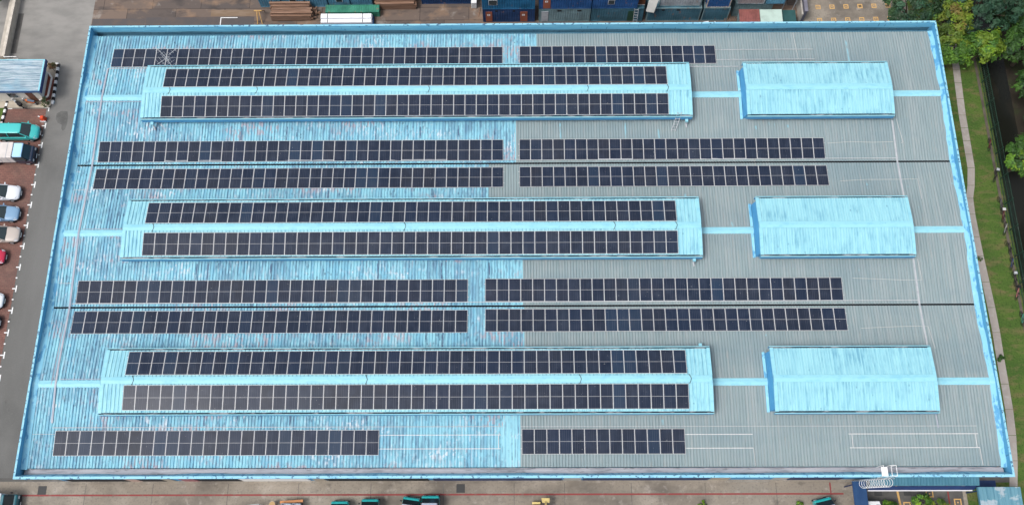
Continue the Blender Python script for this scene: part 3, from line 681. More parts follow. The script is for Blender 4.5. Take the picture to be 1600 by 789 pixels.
# caged access ladder on the front wall: it hangs off the overhanging fascia and leans in to the wall
A = empty('caged_ladder', (33.0, -24.1, G), 'white caged access ladder with round hoops climbing the front wall to the roof', 'caged ladder')
ly = lambda z: -23.98+.62*(ZP-z)/9.0
for s_ in (-1, 1): MB().bar((33+s_*.22, ly(G)+.02, G), (33+s_*.22, ly(2.0), 2.0), .045).build('stile', M['galv'], A)
for k in range(30): z = G+.4+.3*k; MB().bar((32.78, ly(z), z), (33.22, ly(z), z), .025).build('rung', M['galv'], A)
for k in range(14):
    z = G+.9+.62*k
    MB().tube([(33+.41*math.sin(R(a)), ly(z)-.30-.40*math.cos(R(a)), z) for a in range(-180, 180, 15)], .021, 5, closed=True).build('hoop', M['white'], A)
for a in (-55, 55): MB().bar((33+.42*math.sin(R(a)), ly(-7.1)-.30-.40*math.cos(R(a)), -7.1), (33+.42*math.sin(R(a)), ly(.9)-.30-.40*math.cos(R(a)), .9), .018).build('cage_strap', M['galv'], A)
mb = MB(); mb.box(32.42, 32.98, -23.78, -22.95, 1.22, 1.27); mb.build('platform', M['white'], A)
mb = MB()
for x in (32.36, 33.05, 33.5):
    for y in (-23.82, -22.9): mb.bar((x, y, .2), (x, y, 2.0), .04)
    mb.bar((x, -23.8, 2.0), (x, -22.9, 2.0), .04)
mb.bar((33.05, -23.82, 2.0), (33.5, -23.82, 2.0), .04); mb.bar((33.05, -22.9, 2.0), (33.5, -22.9, 2.0), .04)
mb.build('handrail', M['white'], A)
# dark drip marks and touched-up strips below the monitors
def strip(name, m, items, w_):
    for x, ya, yb in items:
        MB().mesh([(x-w_/2, ya, zroof(ya)+.079), (x+w_/2, ya, zroof(ya)+.079), (x+w_/2+.02, yb, zroof(yb)+.079), (x-w_/2+.03, yb, zroof(yb)+.079)], [(0, 1, 2, 3)]).build(name, m, B)
M['drip'] = mat('dark rust streak', (.075, .13, .21), [(CYAN, .7, [((9, 1.5, 1), 3, .50, .64)])], rough=.7)
strip('dark_sheet_seam', M['drip'], [(-28.6, 11.7, 10.2), (-23.9, 11.7, 10.2), (-14.7, 11.7, 10.2), (-10.1, 11.6, 10.3), (-6.2, 11.7, 10.6), (-19.2, 4.6, 3.3), (-8.6, 4.6, 3.3),
   (-31.6, -3.2, -4.8), (-30.5, -3.2, -4.8), (-24.3, -3.2, -4.8), (-13.8, -3.2, -4.8), (-7.6, -3.2, -4.8), (-2.9, -3.2, -4.8), (-17.8, -10.4, -11.9), (-7.3, -10.4, -11.9),
   (-29.3, -18.1, -19.0), (-26.2, -18.1, -19.0), (-21.3, -18.1, -19.0), (-14.2, -18.1, -19.0), (-4.5, -18.1, -19.0)], .16)
M['touch'] = mat('thin blue touch up', (.235, .42, .49), [((.23, .31, .33), .9, [((6, 2, 1), 3, .46, .60)])], rough=.6)
strip('touched_up_strip', M['touch'], [(4.3, 11.9, 10.2), (11.0, 11.9, 10.2), (14.4, 11.2, 10.2), (13.2, -18.5, -19.0), (34.9, 21.6, 18.3), (16.7, 4.0, 3.3), (21.1, .9, .4), (27.7, 11.6, 11.3), (24.4, 11.5, 11.1)], .18)
# ------------------------------------------------------------------ vehicles (front towards +X in model space)
M['glass'] = mat('dark car glass', (.03, .045, .05), (), rough=.08, spec=.6)
M['tyre'] = M['black']
M['rim'] = mat('wheel rim', (.42, .42, .43), (), rough=.35, spec=.5)
M['lamp'] = mat('headlamp lens', (.75, .76, .78), (), rough=.15, spec=.6)
M['trim'] = mat('black bumper trim', (.02, .02, .024), (), rough=.5)
M['plate_w'] = mat('number plate', (.7, .7, .68), (), rough=.5)
def wheel(root, x, y, r=.31, wd=.20):
    sd = 1 if y > 0 else -1
    t = MB(); t.cyl((x, y-sd*wd/2, r), (0, sd, 0), r, wd, 18); o = t.build('wheel', M['tyre'], root)
    q = MB(); q.cyl((x, y+sd*wd/2-.02*sd, r), (0, sd, 0), r*.62, .03, 14); q.build('rim', M['rim'], o)
def car(label, cat, loc, paint, L=4.5, W=1.74, H=1.45, style='sedan', roof=None, group='cars parked in the brick bays'):
    A = empty('parked_car', (0, 0, 0), label, cat, group)
    h = L/2; w_ = W/2
    mpv = style == 'mpv'
    belt = .98 if not mpv else 1.12
    cowl = {'sedan': h-1.35, 'hatch': h-1.1, 'mpv': h-.85}[style]
    def ring(x, w, lo, sh, crown):
        return [(x, -w*.86, lo), (x, -w, lo+.14), (x, -w, sh-.22), (x, -w*.95, sh-.04), (x, -w*.6, sh+crown*.7), (x, 0, sh+crown), (x, w*.6, sh+crown*.7), (x, w*.95, sh-.04), (x, w, sh-.22), (x, w, lo+.14), (x, w*.86, lo)]
    hood = .80 if not mpv else .92
    secs = [ring(h, w_*.60, .36, .60, .03), ring(h-.10, w_*.80, .28, hood-.12, .04), ring(h-.42, w_*.94, .22, hood-.01, .06), ring(cowl+.05, w_, .2, belt-.06, .06),
            ring(cowl-.4, w_, .2, belt, .02), ring(0, w_, .2, belt, .0), ring(-h+1.1, w_*.99, .2, belt+.02, .0), ring(-h+.35, w_*.94, .24, belt-.02, .02), ring(-h+.05, w_*.84, .34, belt-.18, .0)]
    MB().loft(secs).build('body', paint, A, smooth=True, subsurf=2)
    rf, rr = {'sedan': (cowl-.80, -h+1.35), 'hatch': (cowl-.75, -h+.55), 'mpv': (cowl-.75, -h+.30)}[style]
    rb = {'sedan': -h+.75, 'hatch': -h+.18, 'mpv': -h+.08}[style]
    wb, wt = w_*.90, w_*.74
    zb = belt-.03
    xm = (rf+rr)/2
    # roof skin with rounded edges and pillars
    sec = lambda x, z: [(x, -wt, z-.06), (x, -wt*.93, z-.005), (x, -wt*.5, z+.02), (x, 0, z+.028), (x, wt*.5, z+.02), (x, wt*.93, z-.005), (x, wt, z-.06), (x, 0, z-.09)]
    MB().loft([sec(rf+.06, H-.075), sec(rf-.08, H-.03), sec(xm, H), sec(rr+.1, H-.03), sec(rr-.05, H-.08)]).build('roof', roof or paint, A, smooth=True, subsurf=1)
    mb = MB()
    for s_ in (-1, 1):
        mb.bar((cowl+.02, s_*wb, zb), (rf, s_*wt, H-.07), .07); mb.bar((rb+.05, s_*wb, zb), (rr, s_*wt, H-.07), .10); mb.bar((xm, s_*(wb+.008), zb), (xm, s_*(wt+.008), H-.07), .07)
    mb.build('pillar', paint, A)
    MB().mesh([(cowl+.02, -wb*.97, zb), (cowl+.10, 0, zb+.02), (cowl+.02, wb*.97, zb), (rf+.02, wt*.95, H-.075), (rf+.06, 0, H-.05), (rf+.02, -wt*.95, H-.075)], [(0, 1, 4, 5), (1, 2, 3, 4)]).build('windscreen', M['glass'], A, smooth=True)
    MB().mesh([(rb, -wb*.95, zb), (rb, wb*.95, zb), (rr-.03, wt*.95, H-.075), (rr-.03, -wt*.95, H-.075)], [(0, 1, 2, 3)]).build('rear_window', M['glass'], A)
    for s_ in (-1, 1):
        MB().mesh([(cowl-.02, s_*wb, zb), (rb+.05, s_*wb, zb), (rr, s_*wt, H-.07), (rf, s_*wt, H-.07)], [(0, 1, 2, 3)]).build('side_window', M['glass'], A)
        mb = MB(); mb.loft([[(cowl-.30, s_*(w_*.93), belt+.02), (cowl-.30, s_*(w_*.93), belt+.15), (cowl-.18, s_*(w_*.93), belt+.15), (cowl-.18, s_*(w_*.93), belt+.02)],
                            [(cowl-.27, s_*(w_+.17), belt+.05), (cowl-.27, s_*(w_+.17), belt+.16), (cowl-.19, s_*(w_+.15), belt+.16), (cowl-.19, s_*(w_+.15), belt+.05)]]); mb.build('mirror', paint, A)
        mb = MB(); mb.mesh([(h-.07, s_*w_*.48, .60), (h-.16, s_*w_*.84, .60), (h-.46, s_*w_*.95, hood-.045), (h-.26, s_*w_*.60, hood-.005), (h-.06, s_*w_*.48, .52), (h-.15, s_*w_*.85, .52)], [(0, 1, 2, 3), (4, 5, 1, 0)]); mb.build('headlight', M['lamp'], A)
        for x in (h-.85, -h+.82): wheel(A, x, s_*(w_-.10))
    mb = MB(); mb.loft([[(h-.30, -w_*.9, .22), (h-.02, -w_*.62, .22), (h+.03, 0, .22), (h-.02, w_*.62, .22), (h-.30, w_*.9, .22)], [(h-.28, -w_*.93, .50), (h+.0, -w_*.66, .50), (h+.055, 0, .50), (h+.0, w_*.66, .50), (h-.28, w_*.93, .50)]]); mb.build('bumper', M['trim'], A)
    MB().box(h+.05, h+.07, -.26, .26, .36, .47).build('number_plate', M['plate_w'], A)
    A.location = loc; return A
Z0 = G+.012
def carloc(u, v, L): p = at(u, v, G+.4); return (p.x-L/2, p.y, Z0)
car('turquoise people carrier in the brick bay nearest the guardhouse', 'people carrier', (-53.95-2.4, 15.05, Z0), carpaint('turquoise paint', (.05, .48, .46)), 4.8, 1.82, 1.75, 'mpv')
car('white saloon car with a dark windscreen in the bay above the blue car', 'car', (-54.85-2.25, 7.72, Z0), carpaint('white paint car', (.72, .73, .76)), 4.5, 1.75, 1.45)
car('pale metallic blue saloon car between the white and the beige car', 'car', (-54.55-2.25, 5.25, Z0), carpaint('ice blue paint', (.20, .34, .50)), 4.5, 1.75, 1.44)
car('champagne beige saloon car parked beside the red car', 'car', (-54.05-2.3, 2.82, Z0), carpaint('beige paint', (.50, .43, .38)), 4.6, 1.78, 1.46)
car('red hatchback parked beside the beige saloon', 'car', (-55.2-2.0, .28, Z0), carpaint('red paint', (.52, .02, .06)), 4.0, 1.70, 1.48, 'hatch')
car('white hatchback nose parked beside the dark blue car', 'car', (-54.55-2.0, -4.62, Z0), carpaint('bright white paint', (.80, .80, .80)), 4.1, 1.74, 1.5, 'hatch')
car('dark blue hatchback parked last in the brick bays', 'car', (-54.55-2.0, -7.0, Z0), carpaint('dark blue paint', (.03, .07, .13)), 4.0, 1.70, 1.48, 'hatch')
def lorry(label, loc, rz, cabm, roofm, cargom, L=5.4, W=1.85, H=2.0, cargo='box', group=None, CL=1.75):
    A = empty('light_lorry', (0, 0, 0), label, 'lorry', group); h = L/2; w_ = W/2
    ring = lambda x, w, lo, hi: [(x, -w, lo), (x, -w, hi-.12), (x, -w*.9, hi), (x, w*.9, hi), (x, w, hi-.12), (x, w, lo)]
    MB().loft([ring(h-.02, w_*.92, .42, 1.02), ring(h-.12, w_, .38, 1.12), ring(h-.62, w_, .38, 1.18), ring(h-CL, w_, .38, 1.2)]).build('cab', cabm, A, bevel=.03)
    MB().loft([ring(h-.78, w_*.88, H-.12, H+.02), ring(h-1.0, w_*.9, H-.14, H+.05), ring(h-CL+.01, w_*.9, H-.14, H+.05)]).build('cab_roof', roofm, A, bevel=.02)
    MB().mesh([(h-.28, -w_*.92, 1.14), (h-.28, w_*.92, 1.14), (h-.80, w_*.86, H-.08), (h-.80, -w_*.86, H-.08)], [(0, 1, 2, 3)]).build('windscreen', M['glass'], A)
    for s_ in (-1, 1):
        MB().mesh([(h-.34, s_*w_*.99, 1.14), (h-CL+.05, s_*w_*.99, 1.2), (h-CL+.05, s_*w_*.89, H-.1), (h-.84, s_*w_*.87, H-.1)], [(0, 1, 2, 3)]).build('side_window', M['glass'], A)
        MB().box(h-.55, h-.42, s_*(w_+.12)-.07, s_*(w_+.12)+.07, 1.25, 1.55).build('mirror', M['trim'], A)
        MB().box(h-.05, h+.015, s_*w_*.72-.14, s_*w_*.72+.14, .62, .82).build('headlight', M['lamp'], A)
        for x in (h-.75, -h+1.0): wheel(A, x, s_*(w_-.12), .33, .22)
    MB().mesh([(h-CL+.03, -w_*.86, 1.2), (h-CL+.03, w_*.86, 1.2), (h-CL+.03, w_*.86, H-.1), (h-CL+.03, -w_*.86, H-.1)], [(0, 1, 2, 3)]).build('rear_window', M['glass'], A)
    MB().box(h-.06, h+.06, -w_, w_, .30, .52).build('bumper', M['trim'], A)
    MB().box(-h+.05, h-CL-.05, -w_*.45, w_*.45, .42, .62).build('chassis', M['trim'], A)
    MB().box(h+.06, h+.08, -.26, .26, .34, .46).build('number_plate', M['plate_w'], A)
    if cargo == 'box':
        MB().box(-h, h-CL-.11, -w_, w_, .70, H+.03).build('cargo_box', cargom, A, bevel=.05)
        mb = MB()
        for k in range(4): mb.box(-h+.05+k*(L-2)/3.6, -h+.11+k*(L-2)/3.6, -w_-.012, w_+.012, .72, H+.045)
        mb.build('frame_hoop', M['galv'], A)
    else:
        mb = MB(); mb.box(-h, h-CL-.11, -w_, w_, .66, .74)
        for s_ in (-1, 1): mb.box(-h, h-CL-.11, s_*w_-.03, s_*w_+.03, .745, 1.15)
        mb.box(-h-.03, -h+.03, -w_+.03, w_-.03, .745, 1.15); mb.build('cargo_bed', cargom, A)
    A.location = loc; A.rotation_euler.z = rz; return A
M['navy_paint'] = carpaint('navy vehicle paint', (.012, .022, .05)); M['canvas'] = simple('off white canvas', (205, 198, 194), .7, var=.12)
lorry('navy lorry with light blue cab roof and white cargo cover beside the turquoise car', (-53.95-2.6, 12.25, Z0), 0, M['navy_paint'], simple('ice blue cab roof', (170, 212, 240), .4, var=.08), M['canvas'], 5.2, 1.9, 2.0)
M['teal'] = carpaint('teal truck paint', (.02, .36, .36)); M['teal_d'] = carpaint('dark teal truck paint', (.015, .13, .16)); M['greypanel'] = simple('grey panel', (158, 165, 178), .5, var=.15)
lorry('white covered lorry with a dark teal cab at the left end of the front yard', (-49.3-2.8, -25.45, G+.005), 0, M['teal_d'], M['teal_d'], simple('white cargo cover', (225, 228, 232), .6, var=.06), 5.6, 1.9, 2.15, CL=.95)
gl = 'teal lorries nosing up to the red yard line'
PI = math.pi
lorry('teal lorry with a grey roof parked slanting left of its twin', (-10.9, -27.45, G+.005), PI/2-.14, M['teal'], M['greypanel'], M['greypanel'], 5.2, 1.75, 1.95, 'bed', gl)
lorry('teal lorry with a grey roof parked straight, right of the slanting one', (-8.75, -27.3, G+.005), PI/2, M['teal'], M['greypanel'], M['greypanel'], 5.2, 1.75, 1.95, 'bed', gl)
lorry('teal roofed lorry with a black front between the yellow machine and the timber trailer', (-14.65, -27.6, G+.005), PI/2, M['teal'], M['teal'], M['greypanel'], 5.2, 1.7, 1.95, 'bed', gl)
lorry('teal roofed lorry mostly below the photo edge, left of the black fronted one', (-17.6, -27.8, G+.005), PI/2, M['teal'], M['teal'], M['greypanel'], 5.2, 1.7, 1.95, 'bed', gl)
lorry('teal lorry with a grey roof parked askew near the red box marking', (30.0, -27.6, G+.005), PI/2+.22, M['teal'], M['greypanel'], M['greypanel'], 5.2, 1.75, 1.95, 'bed', gl)
# trailer with boards, drum, grey frame, yellow machine
A = empty('flat_trailer', (-22.3, -26.6, G), 'flat trailer carrying grey crates and orange brown boards', 'trailer')
MB().box(-23.4, -21.3, -28.3, -25.35, G+.6, G+.72).build('bed', M['trim'], A)
for x in (-23.2, -21.5):
    for y in (-27.8, -26.2): MB().cyl((x-.1, y, G+.34), (1, 0, 0), .33, .2, 16).build('wheel', M['tyre'], A)
M['board'] = simple('orange brown board', (190, 130, 85), .7); M['timber'] = mat('weathered timber', (.20, .115, .075), [((.34, .21, .15), .8, [((.35, 7, 7), 4, .46, .62)]), ((.07, .045, .04), .7, [((.6, 9, 9), 3, .54, .68)])], rough=.8)
tag(MB().mesh([(-23.5, -25.40, G+.74), (-21.25, -25.28, G+.74), (-21.25, -25.04, G+.74), (-23.5, -25.18, G+.74), (-23.5, -25.40, G+.9), (-21.25, -25.28, G+.9), (-21.25, -25.04, G+.9), (-23.5, -25.18, G+.9)], [(3, 2, 1, 0), (4, 5, 6, 7), (0, 1, 5, 4), (1, 2, 6, 5), (2, 3, 7, 6), (3, 0, 4, 7)]).build('board_stack', M['board']), 'orange brown boards lying across the front of the flat trailer', 'boards')
for x0, x1 in ((-23.3, -22.35), (-22.25, -21.4)):
    o = empty('crate', ((x0+x1)/2, -26, G+.73), 'grey open crate on the flat trailer, the %s one' % ('left' if x0 < -23 else 'right'), 'crate', 'grey crates on the flat trailer')
    MB().box(x0+.03, x1-.03, -26.6, -25.5, G+.725, G+.78).build('base', M['greypanel'], o)
    mb = MB()
    for a in ((x0, x1, -25.5, -25.45), (x0, x1, -26.65, -26.6), (x0, x0+.05, -26.6, -25.5), (x1-.05, x1, -26.6, -25.5)): mb.box(*a, G+.725, G+1.25)
    mb.build('side', M['greypanel'], o)
o = empty('oil_drum', (-24.25, -25.5, G), 'tan drum standing left of the flat trailer', 'drum')
MB().cyl((-24.25, -25.5, G+.004), (0, 0, 1), .29, .88, 20).build('drum_body', simple('tan drum', (170, 140, 95), .6), o)
mb = MB()
for z in (.29, .58, .86): mb.tube([(-24.25+.295*math.cos(a*.4488), -25.5+.295*math.sin(a*.4488), G+z) for a in range(14)], .018, 5, closed=True)
mb.build('drum_rib', M['galv'], o)
o = empty('steel_cage', (-26.3, -26.1, G), 'low grey steel cage set at an angle near the tan drum', 'cage')
mb = MB()
pt = lambda x, y, z: (-26.6+x*.99-y*.12, -26.4+y+x*.11, G+z)
for z in (.05, 1.5):
    mb.bar(pt(-1.3, .75, z), pt(1.3, .75, z), .05); mb.bar(pt(-1.3, -.9, z), pt(1.3, -.9, z), .05); mb.bar(pt(-1.3, -.9, z), pt(-1.3, .75, z), .05); mb.bar(pt(1.3, -.9, z), pt(1.3, .75, z), .05)
for x, y in ((-1.3, .75), (1.3, .75), (-1.3, -.9), (1.3, -.9)): mb.bar(pt(x, y, 0.02), pt(x, y, 1.5), .05)
mb.build('frame', M['galv'], o)
mb = MB()
for k in range(14): x = -1.2+k*.185; mb.bar(pt(x, .75, .06), pt(x, .75, 1.48), .02); mb.bar(pt(x, -.88, 1.5), pt(x, .73, 1.5), .025)
mb.build('mesh', M['galv'], o)
# small yellow excavator at the bottom edge
M['yel'] = simple('pale yellow machine paint', (222, 198, 130), .5, var=.35, s=2)
A = empty('excavator', (2.1, -26.6, G), 'pale yellow mini excavator at the bottom edge of the yard', 'excavator')
for s_ in (-1, 1): MB().loft([[(2.1+s_*.75+a, -27.6, G+.30+b_) for a, b_ in ((-.16, -.25), (.16, -.25), (.16, .25), (-.16, .25))], [(2.1+s_*.75+a, -25.6, G+.30+b_) for a, b_ in ((-.16, -.25), (.16, -.25), (.16, .25), (-.16, .25))]]).build('track', M['black'], A, bevel=.08)
MB().box(1.3, 2.95, -27.5, -25.85, G+.62, G+1.25).build('body', M['yel'], A, bevel=.1)
MB().box(1.35, 2.1, -26.9, -25.95, G+1.26, G+2.25).build('cab', M['glass'], A, bevel=.05)
MB().box(1.3, 2.15, -26.95, -25.9, G+2.26, G+2.33).build('cab_roof', M['yel'], A, bevel=.02)
mb = MB(); mb.bar((2.5, -26.2, G+1.1), (2.5, -25.75, G+1.9), .22); mb.bar((2.5, -25.75, G+1.9), (2.5, -25.35, G+1.4), .18); mb.build('boom', M['yel'], A)
MB().loft([[(2.15, -25.45, G+1.5), (2.85, -25.45, G+1.5), (2.85, -25.25, G+.9), (2.15, -25.25, G+.9)], [(2.1, -25.0, G+1.4), (2.9, -25.0, G+1.4), (2.9, -25.05, G+.9), (2.1, -25.05, G+.9)]]).build('bucket', M['yel'], A)
MB().box(1.2, 2.0, -25.5, -25.3, G+.12, G+.6).build('blade', M['yel'], A)

# ------------------------------------------------------------------ guardhouse corner
GZ = -5.0
A = empty('guardhouse', (-58.5, 20.9, G), 'guardhouse with a faded blue ribbed roof beside the road', 'guardhouse')
MB().box(-63.5, -54.05, 19.25, 22.4, G+.15, GZ-.15).build('wall', simple('cream wall', (205, 200, 190), .7, var=.12), A)
roofx0, roofx1, ry0, ry1 = -64.0, -53.42, 18.95, 22.95
n = 17; vs_ = []; fs = []
pr = profile(ry0, ry1, .235, .045)
vs_ = [(roofx0, y, GZ+.05+dz) for y, dz in pr]+[(roofx1, y, GZ+.0+dz) for y, dz in pr]; k = len(pr)
fs = [(i, i+k, i+1+k, i+1) for i in range(k-1)]
M['old_roof'] = mat('faded blue ribbed roof', (.27, .36, .41), [((.12, .20, .28), .8, [((.35, 5, 1), 4, .46, .62)]), ((.48, .55, .60), .8, [((.5, 7, 1), 4, .46, .60)]), ((.20, .37, .48), .6, [((.3, .4, 1), 3, .52, .65)])], rough=.6)
rf = MB().mesh(vs_, fs).build('roof', M['old_roof'], A)
mb = MB(); mb.box(roofx0, roofx1+.02, ry0-.06, ry0, GZ-.28, GZ+.06); mb.build('fascia', simple('slate blue fascia', (60, 95, 140), .5), rf)
mb = MB(); mb.box(roofx1+.02, roofx1+.08, ry0-.06, ry1+.06, GZ-.45, GZ+.02); mb.build('fascia', simple('dark blue fascia', (40, 62, 110), .5), rf)
mb = MB(); mb.box(roofx1-.14, roofx1+.02, ry0, ry1, GZ+.062, GZ+.075); mb.box(roofx0, roofx1-.14, ry1-.1, ry1, GZ+.07, GZ+.082); mb.build('edge_trim', M['cap'], rf)
for x in (-62.0, -59.8, -57.2):
    f = MB().box(x-.55, x+.55, 19.19, 19.25, G+1.1, G+2.1).build('window', M['alu'], A); MB().box(x-.5, x+.5, 19.17, 19.19, G+1.15, G+2.05).build('pane', M['glass'], f)
MB().box(-55.6, -54.8, 19.2, 19.25, G+.15, G+2.15).build('door', simple('brown door', (110, 75, 60), .6), A)
o = sheet('guardhouse_apron', [(-58.6, 18.42), (-53.75, 18.42), (-53.45, 18.8), (-53.30, 23.9), (-54.4, 24.2), (-64, 24.2), (-64, 18.42)], G+.12, simple('apron concrete', (175, 165, 150), .85, var=.25))
mb = MB(); mb.box(-54.0, -53.95, 18.9, 18.95, G, G+.1)
# low planter with a white rim by the guardhouse end wall
A = empty('planter', (-53.9, 20.9, G), 'low brick planter with a pale rim at the guardhouse end', 'planter')
ring_o = [(-54.5, 22.6), (-53.98, 22.5), (-53.55, 21.9), (-53.62, 19.5), (-54.5, 19.0)]
MB().mesh([(x, y, G+.124) for x, y in ring_o]+[(x, y, G+.75) for x, y in ring_o], [(0, 1, 6, 5), (1, 2, 7, 6), (2, 3, 8, 7), (3, 4, 9, 8), (5, 6, 7, 8, 9)]).build('brick_bed', simple('red brown brick', (125, 65, 50), .8), A)
mb = MB(); rr = ring_o
for a, b_ in zip(rr, rr[1:]): mb.bar((a[0], a[1], G+.80), (b_[0], b_[1], G+.80), .18, .1)
mb.build('rim', simple('pale rim', (215, 210, 205), .7), A)
# striped kerbs
def kerb(pts, lab):
    A = empty('striped_kerb', (pts[0][0], pts[0][1], G), lab, 'kerb'); k = 0
    for a, b_ in zip(pts, pts[1:]):
        a, b_ = Vector((*a, G+.08)), Vector((*b_, G+.08)); n = max(1, round((b_-a).length/.45))
        w2, k2 = MB(), MB()
        for i in range(n):
            (w2 if k % 2 else k2).bar(a.lerp(b_, i/n), a.lerp(b_, (i+1)/n), .2, .2); k += 1
    return A
def kerb2(pts, lab):
    mb = MB(); k = 0
    for a, b_ in zip(pts, pts[1:]):
        a, b_ = Vector((*a, G+.10)), Vector((*b_, G+.10)); n = max(1, round((b_-a).length/.42))
        for i in range(n): mb.bar(a.lerp(b_, i/n), a.lerp(b_, (i+1)/n), .26, .22, mi=k % 2); k += 1
    return tag(mb.build('striped_kerb', [M['black'], M['white']]), lab, 'kerb')
kerb2([(-54.2, 24.1), (-53.45, 24.05), (-53.32, 18.9)], 'black and white striped kerb round the road end of the guardhouse')
kerb2([(-58.55, 19.4), (-58.75, 16.2)], 'black and white striped kerb between the lawn and the brick bays')
rect('lawn', -90, -58.75, 15.6, 18.9, G+.02, M['grass'])
# traffic barrier, motorcycles, bits beside the guardhouse
A = empty('barrier_block', (-53.95, 16.9, G), 'orange red plastic barrier block with a white edge by the road', 'barrier')
MB().loft([[(-54.25, 16.65, G+.01), (-53.7, 16.65, G+.01), (-53.7, 17.2, G+.01), (-54.25, 17.2, G+.01)], [(-54.15, 16.75, G+.75), (-53.8, 16.75, G+.75), (-53.8, 17.1, G+.75), (-54.15, 17.1, G+.75)]]).build('body', simple('orange red plastic', (215, 75, 40), .5, var=.1), A, bevel=.04)
MB().box(-54.3, -53.66, 16.60, 16.64, G+.02, G+.3).build('white_edge', M['white'], A)
tag(MB().bar((-54.75, 17.35, G+.06), (-54.35, 17.25, G+.06), .09, .09).build('plank', M['white']), 'short white stick lying beside the orange barrier', 'stick')
def motorcycle(loc, rz, bodym, seatm, lab, box=None):
    A = empty('motorcycle', (0, 0, 0), lab, 'motorcycle')
    for x in (.62, -.62):
        o = MB().tube([(x+.24*math.cos(a*.4488), 0, .30+.24*math.sin(a*.4488)) for a in range(14)], .065, 6, closed=True).build('wheel', M['tyre'], A)
        MB().cyl((x, -.05, .30), (0, 1, 0), .16, .1, 12).build('rim', M['rim'], o)
    MB().loft([[(.45, -.06, .35), (.45, .06, .35), (.45, .06, .75), (.45, -.06, .75)], [(.1, -.16, .35), (.1, .16, .35), (.1, .14, .82), (.1, -.14, .82)], [(-.75, -.10, .55), (-.75, .10, .55), (-.75, .08, .8), (-.75, -.08, .8)]]).build('body', bodym, A, bevel=.03)
    MB().loft([[(.05, -.13, .82), (.05, .13, .82), (.05, .1, .9), (.05, -.1, .9)], [(-.8, -.12, .82), (-.8, .12, .82), (-.8, .1, .92), (-.8, -.1, .92)]]).build('seat', seatm, A)
    MB().tube([(.42, -.36, 1.02), (.50, -.15, 1.0), (.50, .15, 1.0), (.42, .36, 1.02)], .02, 6).build('handlebar', M['alu'], A)
    MB().tube([(.5, 0, 1.0), (.62, 0, .30)], .035, 6).build('fork', M['alu'], A)
    MB().cyl((.55, 0, .86), (1, 0, .2), .09, .08, 10).build('headlight', M['lamp'], A)
    if box: MB().loft([[(-.55, .2*math.cos(a*.5236), 1.0+0*.2) if False else (-.82+.24*math.cos(a*.5236), .24*math.sin(a*.5236), z) for a in range(12)] for z in (.93, 1.05, 1.22, 1.28)]).build('top_box', box, A)
    A.location = loc; A.rotation_euler.z = rz
motorcycle((-57.05, 18.75, G+.125), 2.5, simple('silver fairing', (175, 180, 185), .4), M['black'], 'silver motorcycle with a round black top case in front of the guardhouse', M['black'])
motorcycle((-55.75, 18.95, G+.125), 2.9, simple('orange fairing', (205, 110, 55), .4), simple('grey blue seat', (90, 105, 125), .6), 'orange motorcycle with a grey seat in front of the guardhouse')
# person wheeling past in blue-grey clothes, seen from above
def skin_body(name, verts, edges, radii, m, parent):
    me = bpy.data.meshes.new(name); me.from_pydata(verts, edges, []); me.materials.append(m)
    o = bpy.data.objects.new(name, me); col.objects.link(o); o.parent = parent
    sk = o.modifiers.new('skin', 'SKIN'); sk.use_smooth_shade = True
    for i, r in enumerate(radii): me.skin_vertices[0].data[i].radius = (r, r); me.skin_vertices[0].data[i].use_root = (i == 0)
    sub = o.modifiers.new('sub', 'SUBSURF'); sub.levels = sub.render_levels = 1
    return o
# white gate frame and low wall at the top left
A = empty('low_wall', (-59.7, 28, G), 'low pale concrete wall beside the entrance road', 'wall')
MB().loft([[(x-.36, y, G), (x+.36, y, G), (x+.36, y, G+1.0), (x-.36, y, G+1.0)] for x, y in ((-59.75, 24.6), (-59.75, 28), (-59.72, 45))]).build('wall', simple('pale concrete wall', (178, 170, 158), .85, var=.25), A)
MB().loft([[(x-.16, y, G+1.004), (x+.16, y, G+1.004), (x+.16, y, G+1.06), (x-.16, y, G+1.06)] for x, y in ((-59.55, 24.6), (-59.55, 28), (-59.5, 45))]).build('coping', simple('pale coping', (200, 192, 180), .85), A)
rect('wall_shadow', -59.35, -58.7, 25.6, 31.0, G+.012, M['yard2'])  # dark sheet painting the shadow of the low wall on the road
A = empty('gate_frame', (-58.6, 24.4, G), 'small white tubular gate frame behind the guardhouse roof', 'gate')
MB().tube([(-59.4, 24.5, G), (-59.4, 24.5, G+1.1), (-57.95, 24.5, G+1.1), (-57.95, 24.5, G)], .05, 6).build('frame', M['white'], A)
MB().bar((-59.4, 24.5, G+.55), (-57.95, 24.5, G+.55), .04).build('rail', M['white'], A)

# ------------------------------------------------------------------ container yard behind the factory
def corr_wall(mb, p0, p1, z0, z1, pitch=.28, depth=.04, mi=0):
    """corrugated sheet wall from p0 to p1 (plan points); the ribs stand out to the right of the walk direction"""
    a, b_ = Vector(p0), Vector(p1); t = (b_-a).normalized(); nrm = Vector((t.y, -t.x)); ln = (b_-a).length
    pr = profile(0, ln, pitch, depth); vs_ = []
    for x, dz in pr:
        q = a+t*x+nrm*dz; vs_ += [(q.x, q.y, z0), (q.x, q.y, z1)]
    mb.mesh(vs_, [(2*i, 2*i+2, 2*i+3, 2*i+1) for i in range(len(pr)-1)], mi)
def contmat(name, lin, wear=(.25, .13, .08), amt=.6):
    d_ = tuple(q*.6 for q in lin); l_ = tuple(min(1, q*1.35+.02) for q in lin)
    return mat(name, lin, [(d_, .7, [((.7, .7, .5), 4, .45, .65)]), (l_, .5, [((.4, .4, 1.2), 3, .5, .66)]), (wear, amt, [((2.2, 2.2, 1.1), 5, .62, .70)])], rough=.6)
